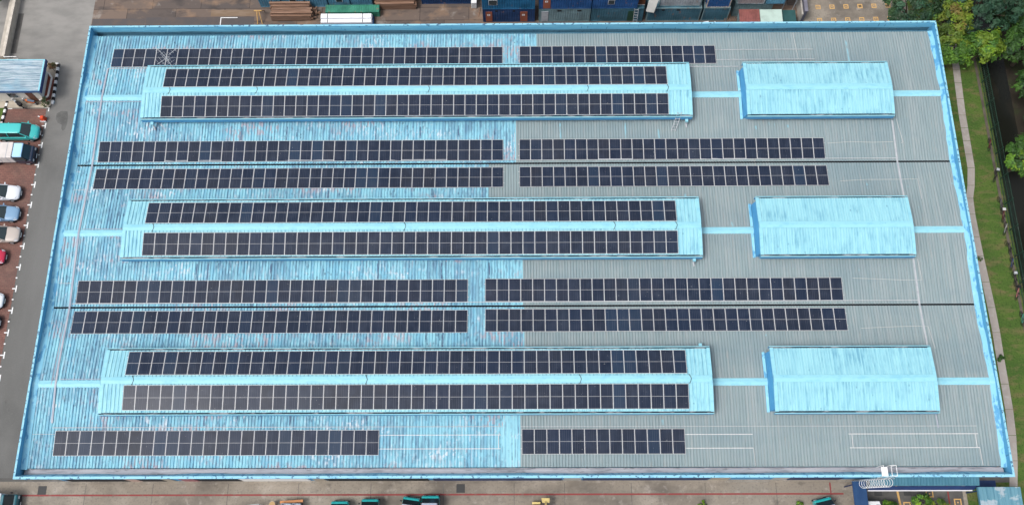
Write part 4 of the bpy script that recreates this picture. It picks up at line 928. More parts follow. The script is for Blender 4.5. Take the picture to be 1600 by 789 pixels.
CM = {'navy': contmat('dark blue container paint', (.012, .045, .13)), 'blue': contmat('blue container paint', (.018, .085, .24)), 'teal': contmat('teal container paint', (.05, .14, .19)),
      'tealblue': contmat('teal blue container paint', (.015, .13, .26)), 'grey': contmat('grey teal container paint', (.17, .26, .28)), 'pale': contmat('pale grey container paint', (.36, .38, .40)),
      'pink': contmat('pinkish grey container paint', (.33, .28, .28)), 'sky': contmat('faded blue container paint', (.10, .26, .38)), 'green': contmat('green container paint', (.04, .21, .14))}
M['rustdoor'] = simple('red brown door', (150, 85, 65), .7); M['opening'] = M['dark']
def container(x0, x1, y0, z0, m, lab, group=None, depth=2.44, h=2.59, doors=(), windows=(), vents=(), roof=None, frame=None):
    A = empty('shipping_container', ((x0+x1)/2, y0+depth/2, z0), lab, 'container', group)
    y1 = y0+depth; fr = frame or m
    mb = MB(); e = .09
    corr_wall(mb, (x0+e, y0+.06), (x1-e, y0+.06), z0+.14, z0+h-.11); corr_wall(mb, (x1-.06, y0+e), (x1-.06, y1-e), z0+.14, z0+h-.11)
    corr_wall(mb, (x1-e, y1-.06), (x0+e, y1-.06), z0+.14, z0+h-.11); corr_wall(mb, (x0+.06, y1-e), (x0+.06, y0+e), z0+.14, z0+h-.11)
    mb.box(x0+.05, x1-.05, y0+.05, y1-.05, z0+.10, z0+.16)
    body = mb.build('body', m, A)
    roof_sheet('roof', x0+.08, x1-.08, y0+.08, z0+h-.04, y1-.08, z0+h-.04, .28, .025, roof or m, A)
    mb = MB()
    for x in (x0, x1-.10):
        for y in (y0, y1-.10): mb.box(x, x+.10, y, y+.10, z0+.004, z0+h)
    for z in (z0+.02, z0+h-.12):
        mb.box(x0+.10, x1-.10, y0+.005, y0+.095, z, z+.12); mb.box(x0+.10, x1-.10, y1-.095, y1-.005, z, z+.12)
        mb.box(x0+.005, x0+.095, y0+.10, y1-.10, z, z+.12); mb.box(x1-.095, x1-.005, y0+.10, y1-.10, z, z+.12)
    mb.build('frame', fr, A)
    for xd, wd, dmat, emblem in doors:
        d_ = MB().box(x0+xd, x0+xd+wd, y0-.02, y0+.02, z0+.15, z0+2.1).build('door', dmat, A)
        if emblem:
            c = x0+xd+wd*.45; q = MB()
            for a in ((c-.16, c+.16, 1.62, 1.69), (c-.16, c+.16, 1.39, 1.46), (c-.16, c-.09, 1.46, 1.62), (c+.09, c+.16, 1.46, 1.62)): q.box(a[0], a[1], y0-.032, y0-.021, z0+a[2]-.05, z0+a[3]-.05)
            q.build('emblem', M['white'], d_)
    for xw, ww, zw, hw in windows:
        f = MB().box(x0+xw, x0+xw+ww, y0-.02, y0+.02, z0+zw, z0+zw+hw).build('window', M['alu'], A)
        MB().box(x0+xw+.05, x0+xw+ww-.05, y0-.03, y0-.021, z0+zw+.05, z0+zw+hw-.05).build('pane', M['glass'], f)
    for xv, wv in vents: MB().box(x0+xv, x0+xv+wv, y0-.03, y0+.02, z0+2.15, z0+2.36).build('vent', M['black'], A)
    return A
ZU = G+2.60
gr = 'stacked site containers behind the factory'
Y0 = 29.42
container(-4.1, 1.96, Y0, G+.012, CM['navy'], 'dark blue container with two red brown doors, bottom of the leftmost stack', gr, doors=((.35, .75, M['rustdoor'], True), (4.35, .85, M['rustdoor'], True)), vents=((1.5, .25), (3.5, .25)))
container(-4.1, 1.96, Y0, ZU+.02, CM['tealblue'], 'teal blue container with a window, top of the leftmost stack', gr, windows=((.75, 1.0, .85, 1.0),))
container(2.43, 8.40, Y0, G+.012, CM['grey'], 'grey teal container with two vents, bottom of the second stack', gr, doors=((.3, .8, M['galv'], False),), vents=((2.1, .5), (4.4, .5)))
container(2.43, 8.40, Y0, ZU+.02, CM['blue'], 'bright blue container with a red brown door, top of the second stack', gr, doors=((.45, .85, M['rustdoor'], True),))
container(8.52, 14.55, Y0, G+.012, CM['teal'], 'teal container with a dark green door, bottom of the third stack', gr, doors=((4.25, .75, simple('dark green door', (30, 70, 55), .6), False),))
container(8.52, 13.7, Y0, ZU+.02, CM['blue'], 'bright blue container with a small window, top of the third stack', gr, windows=((1.75, .75, .85, .9),))
container(15.0, 21.2, Y0, G+.012, CM['teal'], 'streaky teal container under a pale grey one, bottom of the fourth stack', gr, vents=((1.6, .35), (3.3, .4)), frame=CM['grey'])
container(16.2, 21.0, Y0+.25, ZU+.02, CM['pale'], 'pale grey ribbed container on the fourth stack', gr, frame=CM['grey'])
container(21.45, 24.5, Y0, G+.012, CM['teal'], 'short teal container under a rusty white rimmed blue box', gr, frame=CM['grey'])
A = container(21.6, 24.3, Y0+.05, ZU+.02, CM['blue'], 'short blue container with a rusty white rim on the fifth stack', gr, frame=simple('rust and white rim', (195, 180, 165), .8, var=.6, s=3))
container(25.1, 29.5, Y0+.6, G+.012, CM['grey'], 'grey container half hidden behind the red brown and pale green shed roofs', gr)
container(25.3, 28.3, Y0+.5, ZU+.02, CM['pink'], 'pinkish grey ribbed container on the sixth stack', gr, frame=CM['pale'])
container(28.5, 30.6, Y0+.5, ZU+.02, CM['sky'], 'light blue container end beside the pinkish one', gr, windows=((.5, .7, 1.2, .5),))
# row of faded blue containers, end on, to the left
for k, (x0, x1, lab) in enumerate(((-30.5, -27.95, 'faded blue container end, leftmost of its row behind the timber'), (-27.75, -25.2, 'faded blue container end behind the middle of the timber bundles'), (-25.0, -22.5, 'faded blue container end between the timber and the green container'), (-22.3, -19.85, 'faded blue container end behind the green container'), (-19.65, -17.2, 'faded blue container end at the right of its row'))):
    container(x0, x1, 31.65, G+.012, CM['sky'], lab, 'faded blue containers end on', depth=6.06, windows=((.9, .8, 1.0, .7),) if k in (1, 3) else ())
container(-11.4, -4.9, 31.95, G+.012, CM['navy'], 'single dark blue container lying behind the open yard', None)
A = container(-22.6, -16.3, 30.25, G+.012, CM['green'], 'low green container with a blue patch behind the white sheets', None, depth=1.0, h=1.0)
A = empty('white_cabinet', (-5.1, 31.4, G), 'white metal cabinet by the corner of the dark blue container', 'cabinet')
MB().box(-5.5, -4.85, 31.3, 31.8, G+.012, G+1.2).build('body', M['white'], A, bevel=.03); MB().box(-5.45, -4.9, 31.27, 31.295, G+.1, G+1.15).build('door', simple('cabinet door', (200, 200, 200), .5), A)
# ladder and white board at the third stack
ladder((13.65, 28.75, G+.015), (13.65, 29.35, ZU+.1), .45, 7, 'access_ladder', 'metal ladder up to the third container stack', M['galv'])
A = empty('open_door', (14.05, 29.3, ZU), 'rusty brown open doorway beside the blue top container', 'door')
MB().box(13.75, 14.6, 29.9, 30.0, ZU+.02, ZU+2.3).build('leaf', simple('rusty leaf', (110, 65, 40), .8, var=.5), A); MB().box(13.74, 14.62, 29.86, 29.9, ZU+.02, ZU+.10).build('sill', M['galv'], A)
tag(MB().mesh([(14.7, 29.0, G+2.65), (15.6, 28.8, G+2.65), (15.9, 29.2, G+4.6), (14.9, 29.4, G+4.6), (14.7, 29.06, G+2.65), (15.6, 28.86, G+2.65), (15.9, 29.26, G+4.6), (14.9, 29.46, G+4.6)], [(0, 1, 2, 3), (7, 6, 5, 4), (0, 4, 5, 1), (1, 5, 6, 2), (2, 6, 7, 3), (3, 7, 4, 0)]).build('white_board', simple('off white board', (215, 212, 205), .6, var=.12)), 'off white board leaning between the third and fourth stacks', 'board')
# shed roofs close to the wall
A = empty('shed', (26.5, 28.2, G), 'shed with a red brown sheet roof behind the far parapet', 'shed')
MB().box(25.5, 27.6, 27.4, 29.2, G+.012, G+2.3).build('wall', CM['grey'], A); roof_sheet('roof', 25.4, 27.75, 27.3, G+2.35, 29.3, G+2.5, .2, .03, simple('red brown sheet', (140, 85, 80), .7, var=.35), A)
A = empty('shed', (29.0, 28.3, G), 'shed with a flat pale green roof behind the far parapet', 'shed')
MB().box(27.9, 30.2, 27.4, 29.2, G+.012, G+2.3).build('wall', CM['grey'], A); MB().box(27.82, 30.35, 27.3, 29.35, G+2.3, G+2.38).build('roof', simple('pale green roof', (185, 205, 195), .7, var=.2), A)
A = empty('water_bin', (31.4, 28.9, G), 'dark green lidded bin standing right of the pale green shed', 'bin')
MB().loft([[(30.7, 28.3, G+.012), (31.9, 28.3, G+.012), (31.9, 29.5, G+.012), (30.7, 29.5, G+.012)], [(30.55, 28.2, G+1.7), (32.05, 28.2, G+1.7), (32.05, 29.6, G+1.7), (30.55, 29.6, G+1.7)]]).build('body', simple('dark green bin', (35, 70, 65), .5), A); MB().box(30.5, 32.1, 28.15, 29.65, G+1.705, G+1.78).build('lid', simple('bin lid', (45, 85, 85), .5), A)
A = empty('yard_canopy', (31.3, 32, G), 'mossy grey green sheet canopy beside the boundary wall', 'canopy')
roof_sheet('roof', 30.75, 32.3, 30.2, G+3.0, 34.5, G+3.2, .2, .03, simple('mossy sheet', (110, 130, 120), .8, var=.5, s=2.5), A)
for x in (30.9, 32.15):
    for y in (30.4, 34.2): MB().bar((x, y, G+.01), (x, y, G+3.0), .08).build('post', M['galv'], A)
A = empty('boundary_wall', (33.3, 34, G), 'grey boundary wall running away from the factory beside the marked yard', 'wall')
MB().box(33.1, 33.4, 29.2, 60, G+.005, G+2.2).build('wall', simple('slate wall', (95, 95, 110), .8, var=.2), A); MB().box(33.05, 33.45, 29.15, 60, G+2.2, G+2.28).build('coping', simple('slate coping', (120, 118, 130), .8), A)
MB().box(32.9, 33.08, 29.2, 34, G+.01, G+1.6).build('plinth', simple('pale panel', (185, 180, 172), .8), A)
# timber, sheets, trestle, small litter
def timber_bundle(x0, x1, y0, y1, z0, nz, ny, lab, seed):
    A = empty('timber_bundle', ((x0+x1)/2, (y0+y1)/2, z0), lab, 'timber'); r = random.Random(seed); h = .24; wy = (y1-y0)/ny
    for k in range(nz):
        for j in range(ny):
            a = r.uniform(0, .35); b_ = r.uniform(0, .35)
            if k == nz-1 and j == 0: continue
            MB().box(x0+a, x1-b_, y0+j*wy+.02, y0+(j+1)*wy-.02, z0+k*h+.003, z0+(k+1)*h-.012).build('beam', M['timber'], A)
timber_bundle(-29.1, -24.1, 29.75, 30.85, G+.012, 5, 4, 'big bundle of weathered brown timber beams stacked in the back yard', 1)
timber_bundle(-29.35, -24.3, 30.92, 31.5, G+.012, 6, 2, 'higher bundle of timber beams leaning against the faded blue containers', 2)
timber_bundle(-16.95, -11.9, 31.2, 33.2, G+.012, 6, 6, 'dark brown timber stack between the green container and the dark blue one', 3)
A = empty('scrap_heap', (-24.1, 30.9, G), 'small heap of dark offcuts at the right end of the timber', 'scrap'); r_ = random.Random(8)
for k in range(16):
    x, y, z = -24.0+r_.uniform(-.35, .5), 30.6+r_.uniform(-.7, .8), G+.1+r_.uniform(0, .6); a = r_.uniform(0, 3.1)
    MB().bar((x-.25*math.cos(a), y-.25*math.sin(a), z), (x+.25*math.cos(a), y+.25*math.sin(a), z+.1), .12).build('offcut', M['timber'], A)
A = empty('sheet_bundle', (-20.1, 30.0, G), 'strapped bundle of long white sheets on a blue skid', 'sheets')
for k, (ya, yb, z) in enumerate(((29.5, 30.06, 1.0), (29.0, 29.47, .8))):
    for q in range(3): MB().box(-23.15+.03*q, -17.1-.05*q, ya, yb, G+z-.3+.1*q+.004, G+z-.2+.1*q-.004).build('sheet_pack', simple('white sheets', (236, 236, 240), .5, var=.06), A)
mb = MB(); mb.box(-23.0, -16.95, 28.95, 30.1, G+.014, G+.48); mb.build('skid', CM['navy'], A)
for x in (-22.3, -18.2): mb = MB(); mb.bar((x, 28.98, G+.815), (x, 29.48, G+.815), .06, .02); mb.bar((x, 29.48, G+1.015), (x, 30.08, G+1.015), .06, .02); mb.build('strap', M['black'], A)
A = empty('trestle', (-30.4, 30.4, G), 'yellow steel trestle standing left of the timber bundles', 'trestle')
for s_ in (-.28, .28):
    MB().bar((-30.45+s_, 29.35, G+.01), (-30.45+s_*.4, 30.3, G+1.3), .08).build('leg', M['line_yellow'], A); MB().bar((-30.45+s_, 31.2, G+.01), (-30.45+s_*.4, 30.3, G+1.3), .08).build('leg', M['line_yellow'], A)
MB().bar((-30.9, 30.3, G+1.34), (-30.0, 30.3, G+1.34), .1).build('beam', M['line_yellow'], A)
for x, y, sx, lab in ((4.4, 28.9, 2.6, 'long pale plank lying in front of the second container stack'),): tag(MB().box(x-sx, x+sx, y-.12, y+.12, G+.014, G+.2).build('plank', simple('pale plank', (195, 190, 190), .7)), lab, 'plank')
for k, (x, y, a) in enumerate(((22.0, 28.6, .2), (22.9, 28.5, .5))):
    c, s_ = math.cos(a), math.sin(a)
    mb = MB(); mb.mesh([(x+c*px-s_*py, y+s_*px+c*py, G+z) for z in (.014, .7) for px, py in ((-.3, -.3), (.3, -.3), (.3, .3), (-.3, .3))], [(3, 2, 1, 0), (4, 5, 6, 7), (0, 1, 5, 4), (1, 2, 6, 5), (2, 3, 7, 6), (3, 0, 4, 7)])
    tag(mb.build('white_carton', M['white']), 'white carton by the fifth stack, the %s one' % ('left' if k == 0 else 'right'), 'carton', 'white cartons')
A = empty('pipe_rack', (24.8, 28.6, G), 'rack of short rusty pipes standing by the red brown shed', 'pipes')
for k in range(6): MB().tube([(24.0+.27*k, 28.5, G+.012), (24.05+.27*k, 28.9, G+1.3)], .05, 6).build('pipe', simple('rusty pipe', (135, 105, 90), .7) if k == 0 else M['timber'], A)
tag(MB().bar((-4.65, 30.2, G+.05), (-4.5, 31.3, G+.05), .1).build('plank', M['timber']), 'old plank lying beside the leftmost container stack', 'plank')

# ------------------------------------------------------------------ awnings at the front right corner
A = empty('awning', (38.7, -23.6, G), 'long blue ribbed awning with a navy fascia below the front right parapet', 'awning')
M['awn'] = mat('blue green ribbed awning', (.055, .165, .225), [((.085, .22, .28), .6, [((3, .3, 1), 3, .45, .62)]), ((.05, .15, .22), .6, [((5, .6, 1), 3, .55, .68)])], rough=.55)
roof_sheet('awning_sheet', 33.5, 43.95, -24.06, -5.0, -23.17, -4.75, .30, .07, M['awn'], A)
mb = MB(); mb.mesh([(33.45, -24.09, -4.98), (43.6, -24.09, -4.98), (43.6, -24.42, -5.45), (33.45, -24.42, -5.45)], [(0, 1, 2, 3)]); mb.build('fascia', M['navy'], A)
MB().box(33.42, 43.4, -24.52, -24.42, -5.55, -5.42).build('edge_strip', simple('white edge strip', (215, 212, 215), .5, var=.1), A)
for x in (33.8, 38.5, 43.3): MB().bar((x, -24.2, G+.01), (x, -24.2, -5.45), .1).build('post', M['navy'], A)
A = empty('navy_canopy', (32.6, -25, G), 'narrow navy canopy running out from the front wall across the yard', 'canopy')
mb = MB(); mb.box(31.95, 33.25, -36, -23.6, G+2.6, G+2.68); mb.build('roof', mat('navy canopy sheet', (.015, .05, .13), [((.03, .08, .18), .6, [((1.5, .5, 1), 3, .45, .65)])], rough=.5), A)
for y in (-23.9, -27, -30, -35):
    for x in (32.05, 33.15): MB().bar((x, y, G+.01), (x, y, G+2.6), .09).build('post', M['navy'], A)
A = empty('side_canopy', (46, -26, G), 'light blue ribbed canopy roof at the front right corner of the photo', 'canopy')
M['canopy_roof'] = mat('worn light blue canopy', (.125, .275, .345), [((.075, .20, .27), .7, [((3.5, .3, 1), 3, .45, .62)]), ((.38, .44, .48), .8, [((.7, 1.2, 1), 4, .55, .62)])], rough=.6)
roof_sheet('roof', 43.75, 47.75, -30, -5.0, -24.2, -4.9, .32, .07, M['canopy_roof'], A)
for x in (43.95, 47.5):
    for y in (-24.5, -27.5, -29.8): MB().bar((x, y, G+.01), (x, y, -4.95), .1).build('post', M['navy'], A)
MB().box(43.7, 43.76, -30, -24.2, -5.2, -4.93).build('fascia', M['awn'], A)
tag(MB().box(44.0, 47.0, -24.1, -23.3, G+.01, G+.02).build('dark_recess', M['navy']), 'dark navy sheet for the grate by the corner of the factory', 'recess')  # flat navy sheet painted in for the dark opening here
A = empty('white_van', (0, 0, 0), 'white van roof partly showing beside the navy canopy', 'van')
A2 = [o_ for o_ in [A]]
mb = MB(); mb.loft([[(-.72, -4.2, .35), (.72, -4.2, .35), (.78, -4.2, 1.2), (.68, -4.2, 1.85), (-.68, -4.2, 1.85), (-.78, -4.2, 1.2)], [(-.78, -.6, .3), (.78, -.6, .3), (.82, -.6, 1.15), (.70, -.6, 1.88), (-.70, -.6, 1.88), (-.82, -.6, 1.15)], [(-.72, -.12, .3), (.72, -.12, .3), (.76, -.12, 1.05), (.66, -.14, 1.75), (-.66, -.14, 1.75), (-.76, -.12, 1.05)], [(-.66, .0, .32), (.66, .0, .32), (.7, .0, .95), (.6, -.02, 1.0), (-.6, -.02, 1.0), (-.7, .0, .95)]])
mb.build('body', M['white'], A, bevel=.04)
MB().mesh([(-.6, .02, 1.05), (.6, .02, 1.05), (.56, -.10, 1.70), (-.56, -.10, 1.70)], [(0, 1, 2, 3)]).build('windscreen', M['glass'], A)
for s_ in (-1, 1):
    MB().box(s_*.88-.08, s_*.88+.08, -.35, -.25, 1.1, 1.3).build('mirror', M['trim'], A)
    for y in (-.75, -3.5):
        o = MB().cyl((s_*.62, y, .31), (s_, 0, 0), .31, .18, 16).build('wheel', M['tyre'], A); MB().cyl((s_*.79, y, .31), (s_, 0, 0), .19, .03, 12).build('rim', M['rim'], o)
MB().box(.25, .55, -.75, -.5, 1.89, 1.95).build('roof_vent', M['trim'], A)
A.location = (34.05, -25.25, G+.012)

# ------------------------------------------------------------------ fence, bicycles, plants
A = empty('chain_fence', (53.0, 0, G), 'long dark green mesh fence along the canal', 'fence')
M['fence'] = mat('dark green fence steel', (.018, .05, .035), [((.10, .13, .11), .6, [((1, 1.5, 1), 4, .55, .7)])], rough=.5)
mb = MB()
for z in (.15, 1.0, 1.8): mb.bar((53.0, -40, G+z), (53.0, 40, G+z), .05)
mb.build('rail', M['fence'], A)
mb = MB(); y = -40
while y < 40: mb.bar((53.0, y, G+.1), (53.0, y+1.7, G+1.8), .012); mb.bar((53.0, y+1.7, G+.1), (53.0, y, G+1.8), .012); y += .30
mb.build('mesh', M['fence'], A)
for k in range(27): MB().bar((53.0, -39+3*k, G+.0), (53.0, -39+3*k, G+1.95), .08).build('post', M['fence'], A)
tag(MB().box(52.55, 52.85, -40, 40, G+.006, G+.05).build('kerb_edge', simple('dirty kerb', (95, 88, 78), .9, var=.4)), 'dirty concrete edge strip at the foot of the canal fence', 'kerb')
def bicycle(x, y, rz, m, lab, basket=None):
    A = empty('bicycle', (0, 0, 0), lab, 'bicycle', 'bicycles along the canal fence')
    for wx in (-.52, .52):
        o = MB().tube([(wx+.32*math.cos(a*.3927), 0, .34+.32*math.sin(a*.3927)) for a in range(16)], .025, 5, closed=True).build('wheel', M['tyre'], A)
        mb = MB()
        for a in range(5): mb.bar((wx-.3*math.cos(a*.628), .0, .34-.3*math.sin(a*.628)), (wx+.3*math.cos(a*.628), 0, .34+.3*math.sin(a*.628)), .012)
        mb.build('spokes', M['trim'], o)
    mb = MB()
    for a, b_ in (((-.52, .34), (-.12, .34)), ((-.12, .34), (-.22, .78)), ((-.52, .34), (-.22, .78)), ((-.22, .78), (.36, .82)), ((-.12, .34), (.36, .75)), ((.36, .95), (.52, .34))): mb.tube([(a[0], 0, a[1]), (b_[0], 0, b_[1])], .024, 6)
    mb.build('frame', m, A)
    MB().loft([[(-.36, -.09, .86), (-.36, .09, .86), (-.36, .07, .91), (-.36, -.07, .91)], [(-.08, -.03, .87), (-.08, .03, .87), (-.08, .02, .91), (-.08, -.02, .91)]]).build('saddle', M['black'], A)
    MB().tube([(.28, -.28, 1.0), (.38, -.1, .98), (.38, .1, .98), (.28, .28, 1.0)], .018, 6).build('handlebar', M['trim'], A)
    if basket:
        mb = MB(); mb.loft([[(.45, -.14, .75), (.68, -.14, .75), (.68, .14, .75), (.45, .14, .75)], [(.42, -.17, .98), (.72, -.17, .98), (.72, .17, .98), (.42, .17, .98)]]); mb.build('basket', basket, A)
    A.scale = (.94,)*3; A.location = (x, y, G+.005); A.rotation_euler = (0, 0, rz)
bm_ = {k: simple(k+' bicycle frame', c, .4, var=0) for k, c in (('red', (105, 40, 48)), ('black', (30, 30, 34)), ('grey', (90, 92, 95)), ('white', (165, 165, 165)), ('green', (70, 160, 140)), ('blue', (50, 70, 120)), ('pink', (190, 120, 120)))}
for k, (y, c, lab, bk, a) in enumerate(((13.1, 'red', 'red bicycle leaning at the fence opposite the far valley gutter', None, 1.4), (9.3, 'black', 'black bicycle with a grey basket opposite the leafy shrub', M['galv'], 1.25),
    (6.0, 'grey', 'grey bicycle alone at the fence opposite the middle monitor', None, 1.7), (4.6, 'red', 'dark red bicycle with a white basket, neighbour of the white one', M['wirec'], 1.5), (3.1, 'white', 'white bicycle next to the dark red one at the fence', None, 1.3),
    (.9, 'black', 'black bicycle at the fence just below the white one', None, 1.8), (-.8, 'blue', 'dark blue bicycle between two black ones at the fence', None, 1.4), (-2.6, 'black', 'black bicycle with a grey basket at the fence', M['galv'], 1.6),
    (-4.1, 'pink', 'pinkish bicycle with a black basket at the fence', M['black'], 1.35), (-6.9, 'green', 'mint green bicycle at the fence near the right photo edge', None, 1.55))):
    bicycle(52.38, y, a, bm_[c], lab, bk)

M['leaf'] = None
def leaf_mat():
    m = bpy.data.materials.new('leaves'); m.use_nodes = True; nt = m.node_tree; b = nt.nodes['Principled BSDF']
    a = nt.nodes.new('ShaderNodeVertexColor'); a.layer_name = 'tint'
    nt.links.new(a.outputs[0], b.inputs['Base Color']); b.inputs['Roughness'].default_value = .55; b.inputs['Specular IOR Level'].default_value = .25
    return m
M['leaf'] = leaf_mat(); M['bark'] = mat('bark', (.09, .07, .05), [((.05, .04, .03), .7, [((6, 6, 2), 4, .45, .65)])], rough=.9)
def tree(loc, rx, ry, rz, tints, nclump, nleaf, ls, lab, cat='tree', group=None, name='leafy_tree', seed=0, cr=.55, trunk=True, top=None):
    """crown of leaf clumps round an uneven ellipsoid centred at loc, trunk with limbs down to the ground"""
    r = random.Random(seed); cx, cy, cz = loc; A = empty(name, (cx, cy, G), lab, cat, group)
    mb = MB(); cols = []; limbs = []
    for k in range(nclump):
        u = r.uniform(-.45, 1); th = r.uniform(0, 6.283); q = math.sqrt(max(0, 1-u*u)); rad = r.uniform(.55, 1.0)**.6*(1+.18*math.sin(3*th+seed)+.1*math.sin(5*th+2*seed))
        c = Vector((cx+rx*q*math.cos(th)*rad, cy+ry*q*math.sin(th)*rad, cz+rz*u*rad)); limbs.append(c)
        base = list(r.choice(tints)); br = r.uniform(.65, 1.35); out = (c-Vector((cx, cy, cz-.6*rz))).normalized()
        for j in range(nleaf):
            d_ = Vector((r.gauss(0, 1), r.gauss(0, 1), r.gauss(0, 1))).normalized()
            if d_.dot(out) < -.25: d_ = -d_
            p = c+d_*cr*r.uniform(.35, 1.0)*(1 if r.random() > .1 else 1.5)
            n_ = (d_*.7+out*.5+Vector((r.gauss(0, .4), r.gauss(0, .4), .5+r.gauss(0, .4)))).normalized(); t = n_.cross(Vector((r.gauss(0, 1), r.gauss(0, 1), r.gauss(0, .5)))).normalized(); b_ = n_.cross(t)
            s_ = ls*r.uniform(.7, 1.3)
            mb.face([p-t*s_, p-b_*s_*.42, p+t*s_, p+b_*s_*.42])
            g = br*r.uniform(.8, 1.2); cols.append((base[0]*g, base[1]*g, base[2]*g, 1))
    mb.build('crown', M['leaf'], A, attr=cols)
    t = MB(); hgt = cz-G
    tr = .055*hgt if trunk else .03
    t.tube([(cx+.1*math.sin(k*1.7+seed)*k/4, cy+.1*math.cos(k*2.1+seed)*k/4, G-.02+hgt*.75*k/4) for k in range(5)], tr, 8, r2=tr*.55)
    for c in limbs[::max(1, nclump//9)]:
        m_ = Vector((cx, cy, G+hgt*.6)).lerp(c, .5)+Vector((0, 0, .2)); t.tube([(cx, cy, G+hgt*.5), m_, c], tr*.5, 5, r2=.02)
    t.build('trunk', M['bark'], A)
    return A
DK = [(.025, .060, .022), (.034, .075, .026), (.020, .048, .020)]; BG = [(.022, .062, .032), (.030, .075, .040), (.018, .050, .030)]
YG = [(.12, .18, .016), (.11, .18, .018), (.14, .17, .02), (.06, .12, .018), (.09, .15, .02), (.13, .17, .018), (.07, .12, .018), (.10, .16, .018), (.15, .12, .03)]; MG = [(.06, .14, .018), (.08, .17, .016), (.04, .10, .016), (.13, .22, .018)]; FG = [(.030, .080, .014), (.042, .10, .016), (.022, .060, .012)]
tree((44.6, 28.3, -3.6), 3.0, 2.6, 2.6, DK+BG, 95, 52, .20, 'dark green tree at the edge of the marked yard behind the factory corner', seed=1)
tree((48.4, 26.8, -3.4), 1.7, 3.4, 2.8, YG, 80, 46, .20, 'yellow green tree with orange tips behind the factory corner', seed=2)
tree((51.6, 28.0, -2.4), 3.6, 3.3, 3.4, BG, 130, 56, .22, 'large blue green tree over the end of the footpath', seed=3)
tree((49.2, 23.2, -4.6), 1.7, 1.5, 1.6, MG, 50, 50, .18, 'small bright green tree beside the factory corner at the path end', seed=4)
tree((51.6, 23.2, -3.9), 2.1, 1.6, 1.9, MG+YG[:2], 70, 50, .19, 'bright lime green tree hanging over the footpath and fence', seed=5)
gw = 'trees along the far canal bank'
for k, (x, y, z, rx, ry, rz, lab) in enumerate(((56.9, 28.5, -3.2, 3.0, 3.2, 3.2, 'dark fern green tree on the far canal bank at the top right corner'), (56.9, 23.3, -3.4, 2.7, 2.9, 3.0, 'dark fern green tree on the far bank opposite the lime green tree'),
    (57.6, 18.4, -4.2, 2.4, 2.7, 2.4, 'feathery tree on the far bank opposite the farthest ridge'), (58.2, 14.6, -5.4, 1.7, 2.0, 1.6, 'low bushy tree on the far bank above the spreading one'))):
    tree((x, y, z), rx, ry, rz, FG+DK[:1], 135, 52, .21, lab, group=gw, seed=10+k)
tree((54.2, 10.1, -3.5), 2.4, 2.1, 1.4, MG+FG[:1], 60, 50, .20, 'spreading bright green tree leaning over the canal', seed=20)
tree((59.5, 3.0, -4.5), 2.4, 3.2, 2.2, FG, 70, 50, .22, 'dark tree beyond the canal, opposite the white bicycle', seed=21)
tree((60.2, -5.0, -4.2), 2.6, 3.6, 2.4, DK, 70, 50, .22, 'darkest tree beyond the canal, opposite the mint green bicycle', seed=22)
tree((46.9, 7.1, -5.9), .75, .55, .45, FG+DK, 22, 34, .15, 'small dark shrub overhanging the footpath by the factory', 'shrub', seed=23, name='shrub', cr=.3, trunk=False)
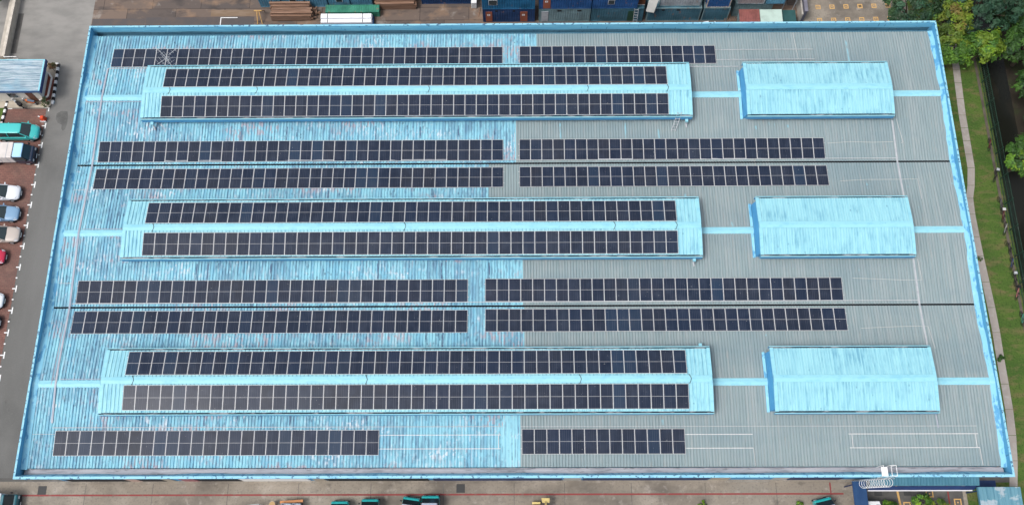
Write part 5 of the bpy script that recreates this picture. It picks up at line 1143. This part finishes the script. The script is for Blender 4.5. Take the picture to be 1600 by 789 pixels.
def palm(x, y, z, n, ln, lab, seed):
    A = empty('palm_plant', (x, y, G), lab, 'plant'); r = random.Random(seed); mb = MB(); cols = []
    for k in range(n):
        th = k*6.283/n+r.uniform(-.2, .2); pts = [(ln*t, .35*ln*math.sin(t*2.6)-.15*t*t*ln) for t in (0, .25, .5, .75, 1)]
        for (a, za), (b_, zb_), w0, w1 in zip(pts, pts[1:], (.03, .12, .14, .09), (.12, .14, .09, .01)):
            c, s_ = math.cos(th), math.sin(th); mb.face([(x+a*c-w0*s_, y+a*s_+w0*c, z+za), (x+a*c+w0*s_, y+a*s_-w0*c, z+za), (x+b_*c+w1*s_, y+b_*s_-w1*c, z+zb_), (x+b_*c-w1*s_, y+b_*s_+w1*c, z+zb_)]); g = r.uniform(.7, 1.2); cols.append((.06*g, .16*g, .02*g, 1))
    mb.build('frond', M['leaf'], A, attr=cols); MB().tube([(x, y, G-.01), (x, y, z)], .06, 6).build('stem', M['bark'], A)
palm(47.5, 9.0, -6.7, 11, 1.1, 'young bright green palm between the factory and the footpath', 1)
palm(48.4, 17.8, -7.4, 7, .7, 'tiny green palm in the grass near the farthest ridge', 2)
for x, y, z, rr, tn, lab, sd in ((38.9, -25.5, -6.6, .75, MG, 'round green shrub in the front right yard', 31), (40.7, -25.9, -6.7, .65, YG, 'yellow green shrub in the front right yard near the red line', 32), (35.9, -26.0, -6.9, .6, MG, 'small green shrub by the yellow line', 33)):
    tree((x, y, z), rr, rr, rr*.9, tn, 26, 40, .13, lab, 'shrub', seed=sd, name='shrub', cr=.28, trunk=False)
tree((49.6, -11.2, -7.6), .35, .3, .25, FG, 10, 26, .10, 'tuft of dark weed beside the footpath', 'plant', seed=34, name='weed_tuft', cr=.16, trunk=False)
tree((48.9, -.3, -7.7), .5, .15, .2, MG, 8, 22, .10, 'bright green weed creeping over the footpath', 'plant', seed=35, name='weed_tuft', cr=.16, trunk=False)
tree((-53.9, 18.75, -7.2), .45, .4, .5, [(.09, .09, .04), (.05, .07, .03)], 14, 26, .10, 'brownish potted bush at the road corner of the guardhouse apron', 'shrub', seed=36, name='shrub', cr=.2, trunk=False)
tree((-53.75, 23.2, -7.1), .4, .5, .5, [(.25, .13, .06), (.16, .10, .04), (.08, .09, .03)], 14, 26, .11, 'orange brown bush inside the striped kerb behind the guardhouse end', 'shrub', seed=37, name='shrub', cr=.2, trunk=False)
for x, y, lab, sd in ((17.9, -25.55, 'green weed at the bottom edge of the yard, left of its twin', 41), (27.4, -25.5, 'green weed at the bottom edge of the yard, nearer the lorry', 42)):
    tree((x, y, -7.7), .35, .25, .2, MG, 10, 26, .09, lab, 'plant', seed=sd, name='weed_tuft', cr=.14, trunk=False)
tree((-62.0, 33.5, -5.0), 1.6, 2.4, 1.8, DK, 40, 45, .18, 'dark tree at the top left corner behind the low wall', seed=43)
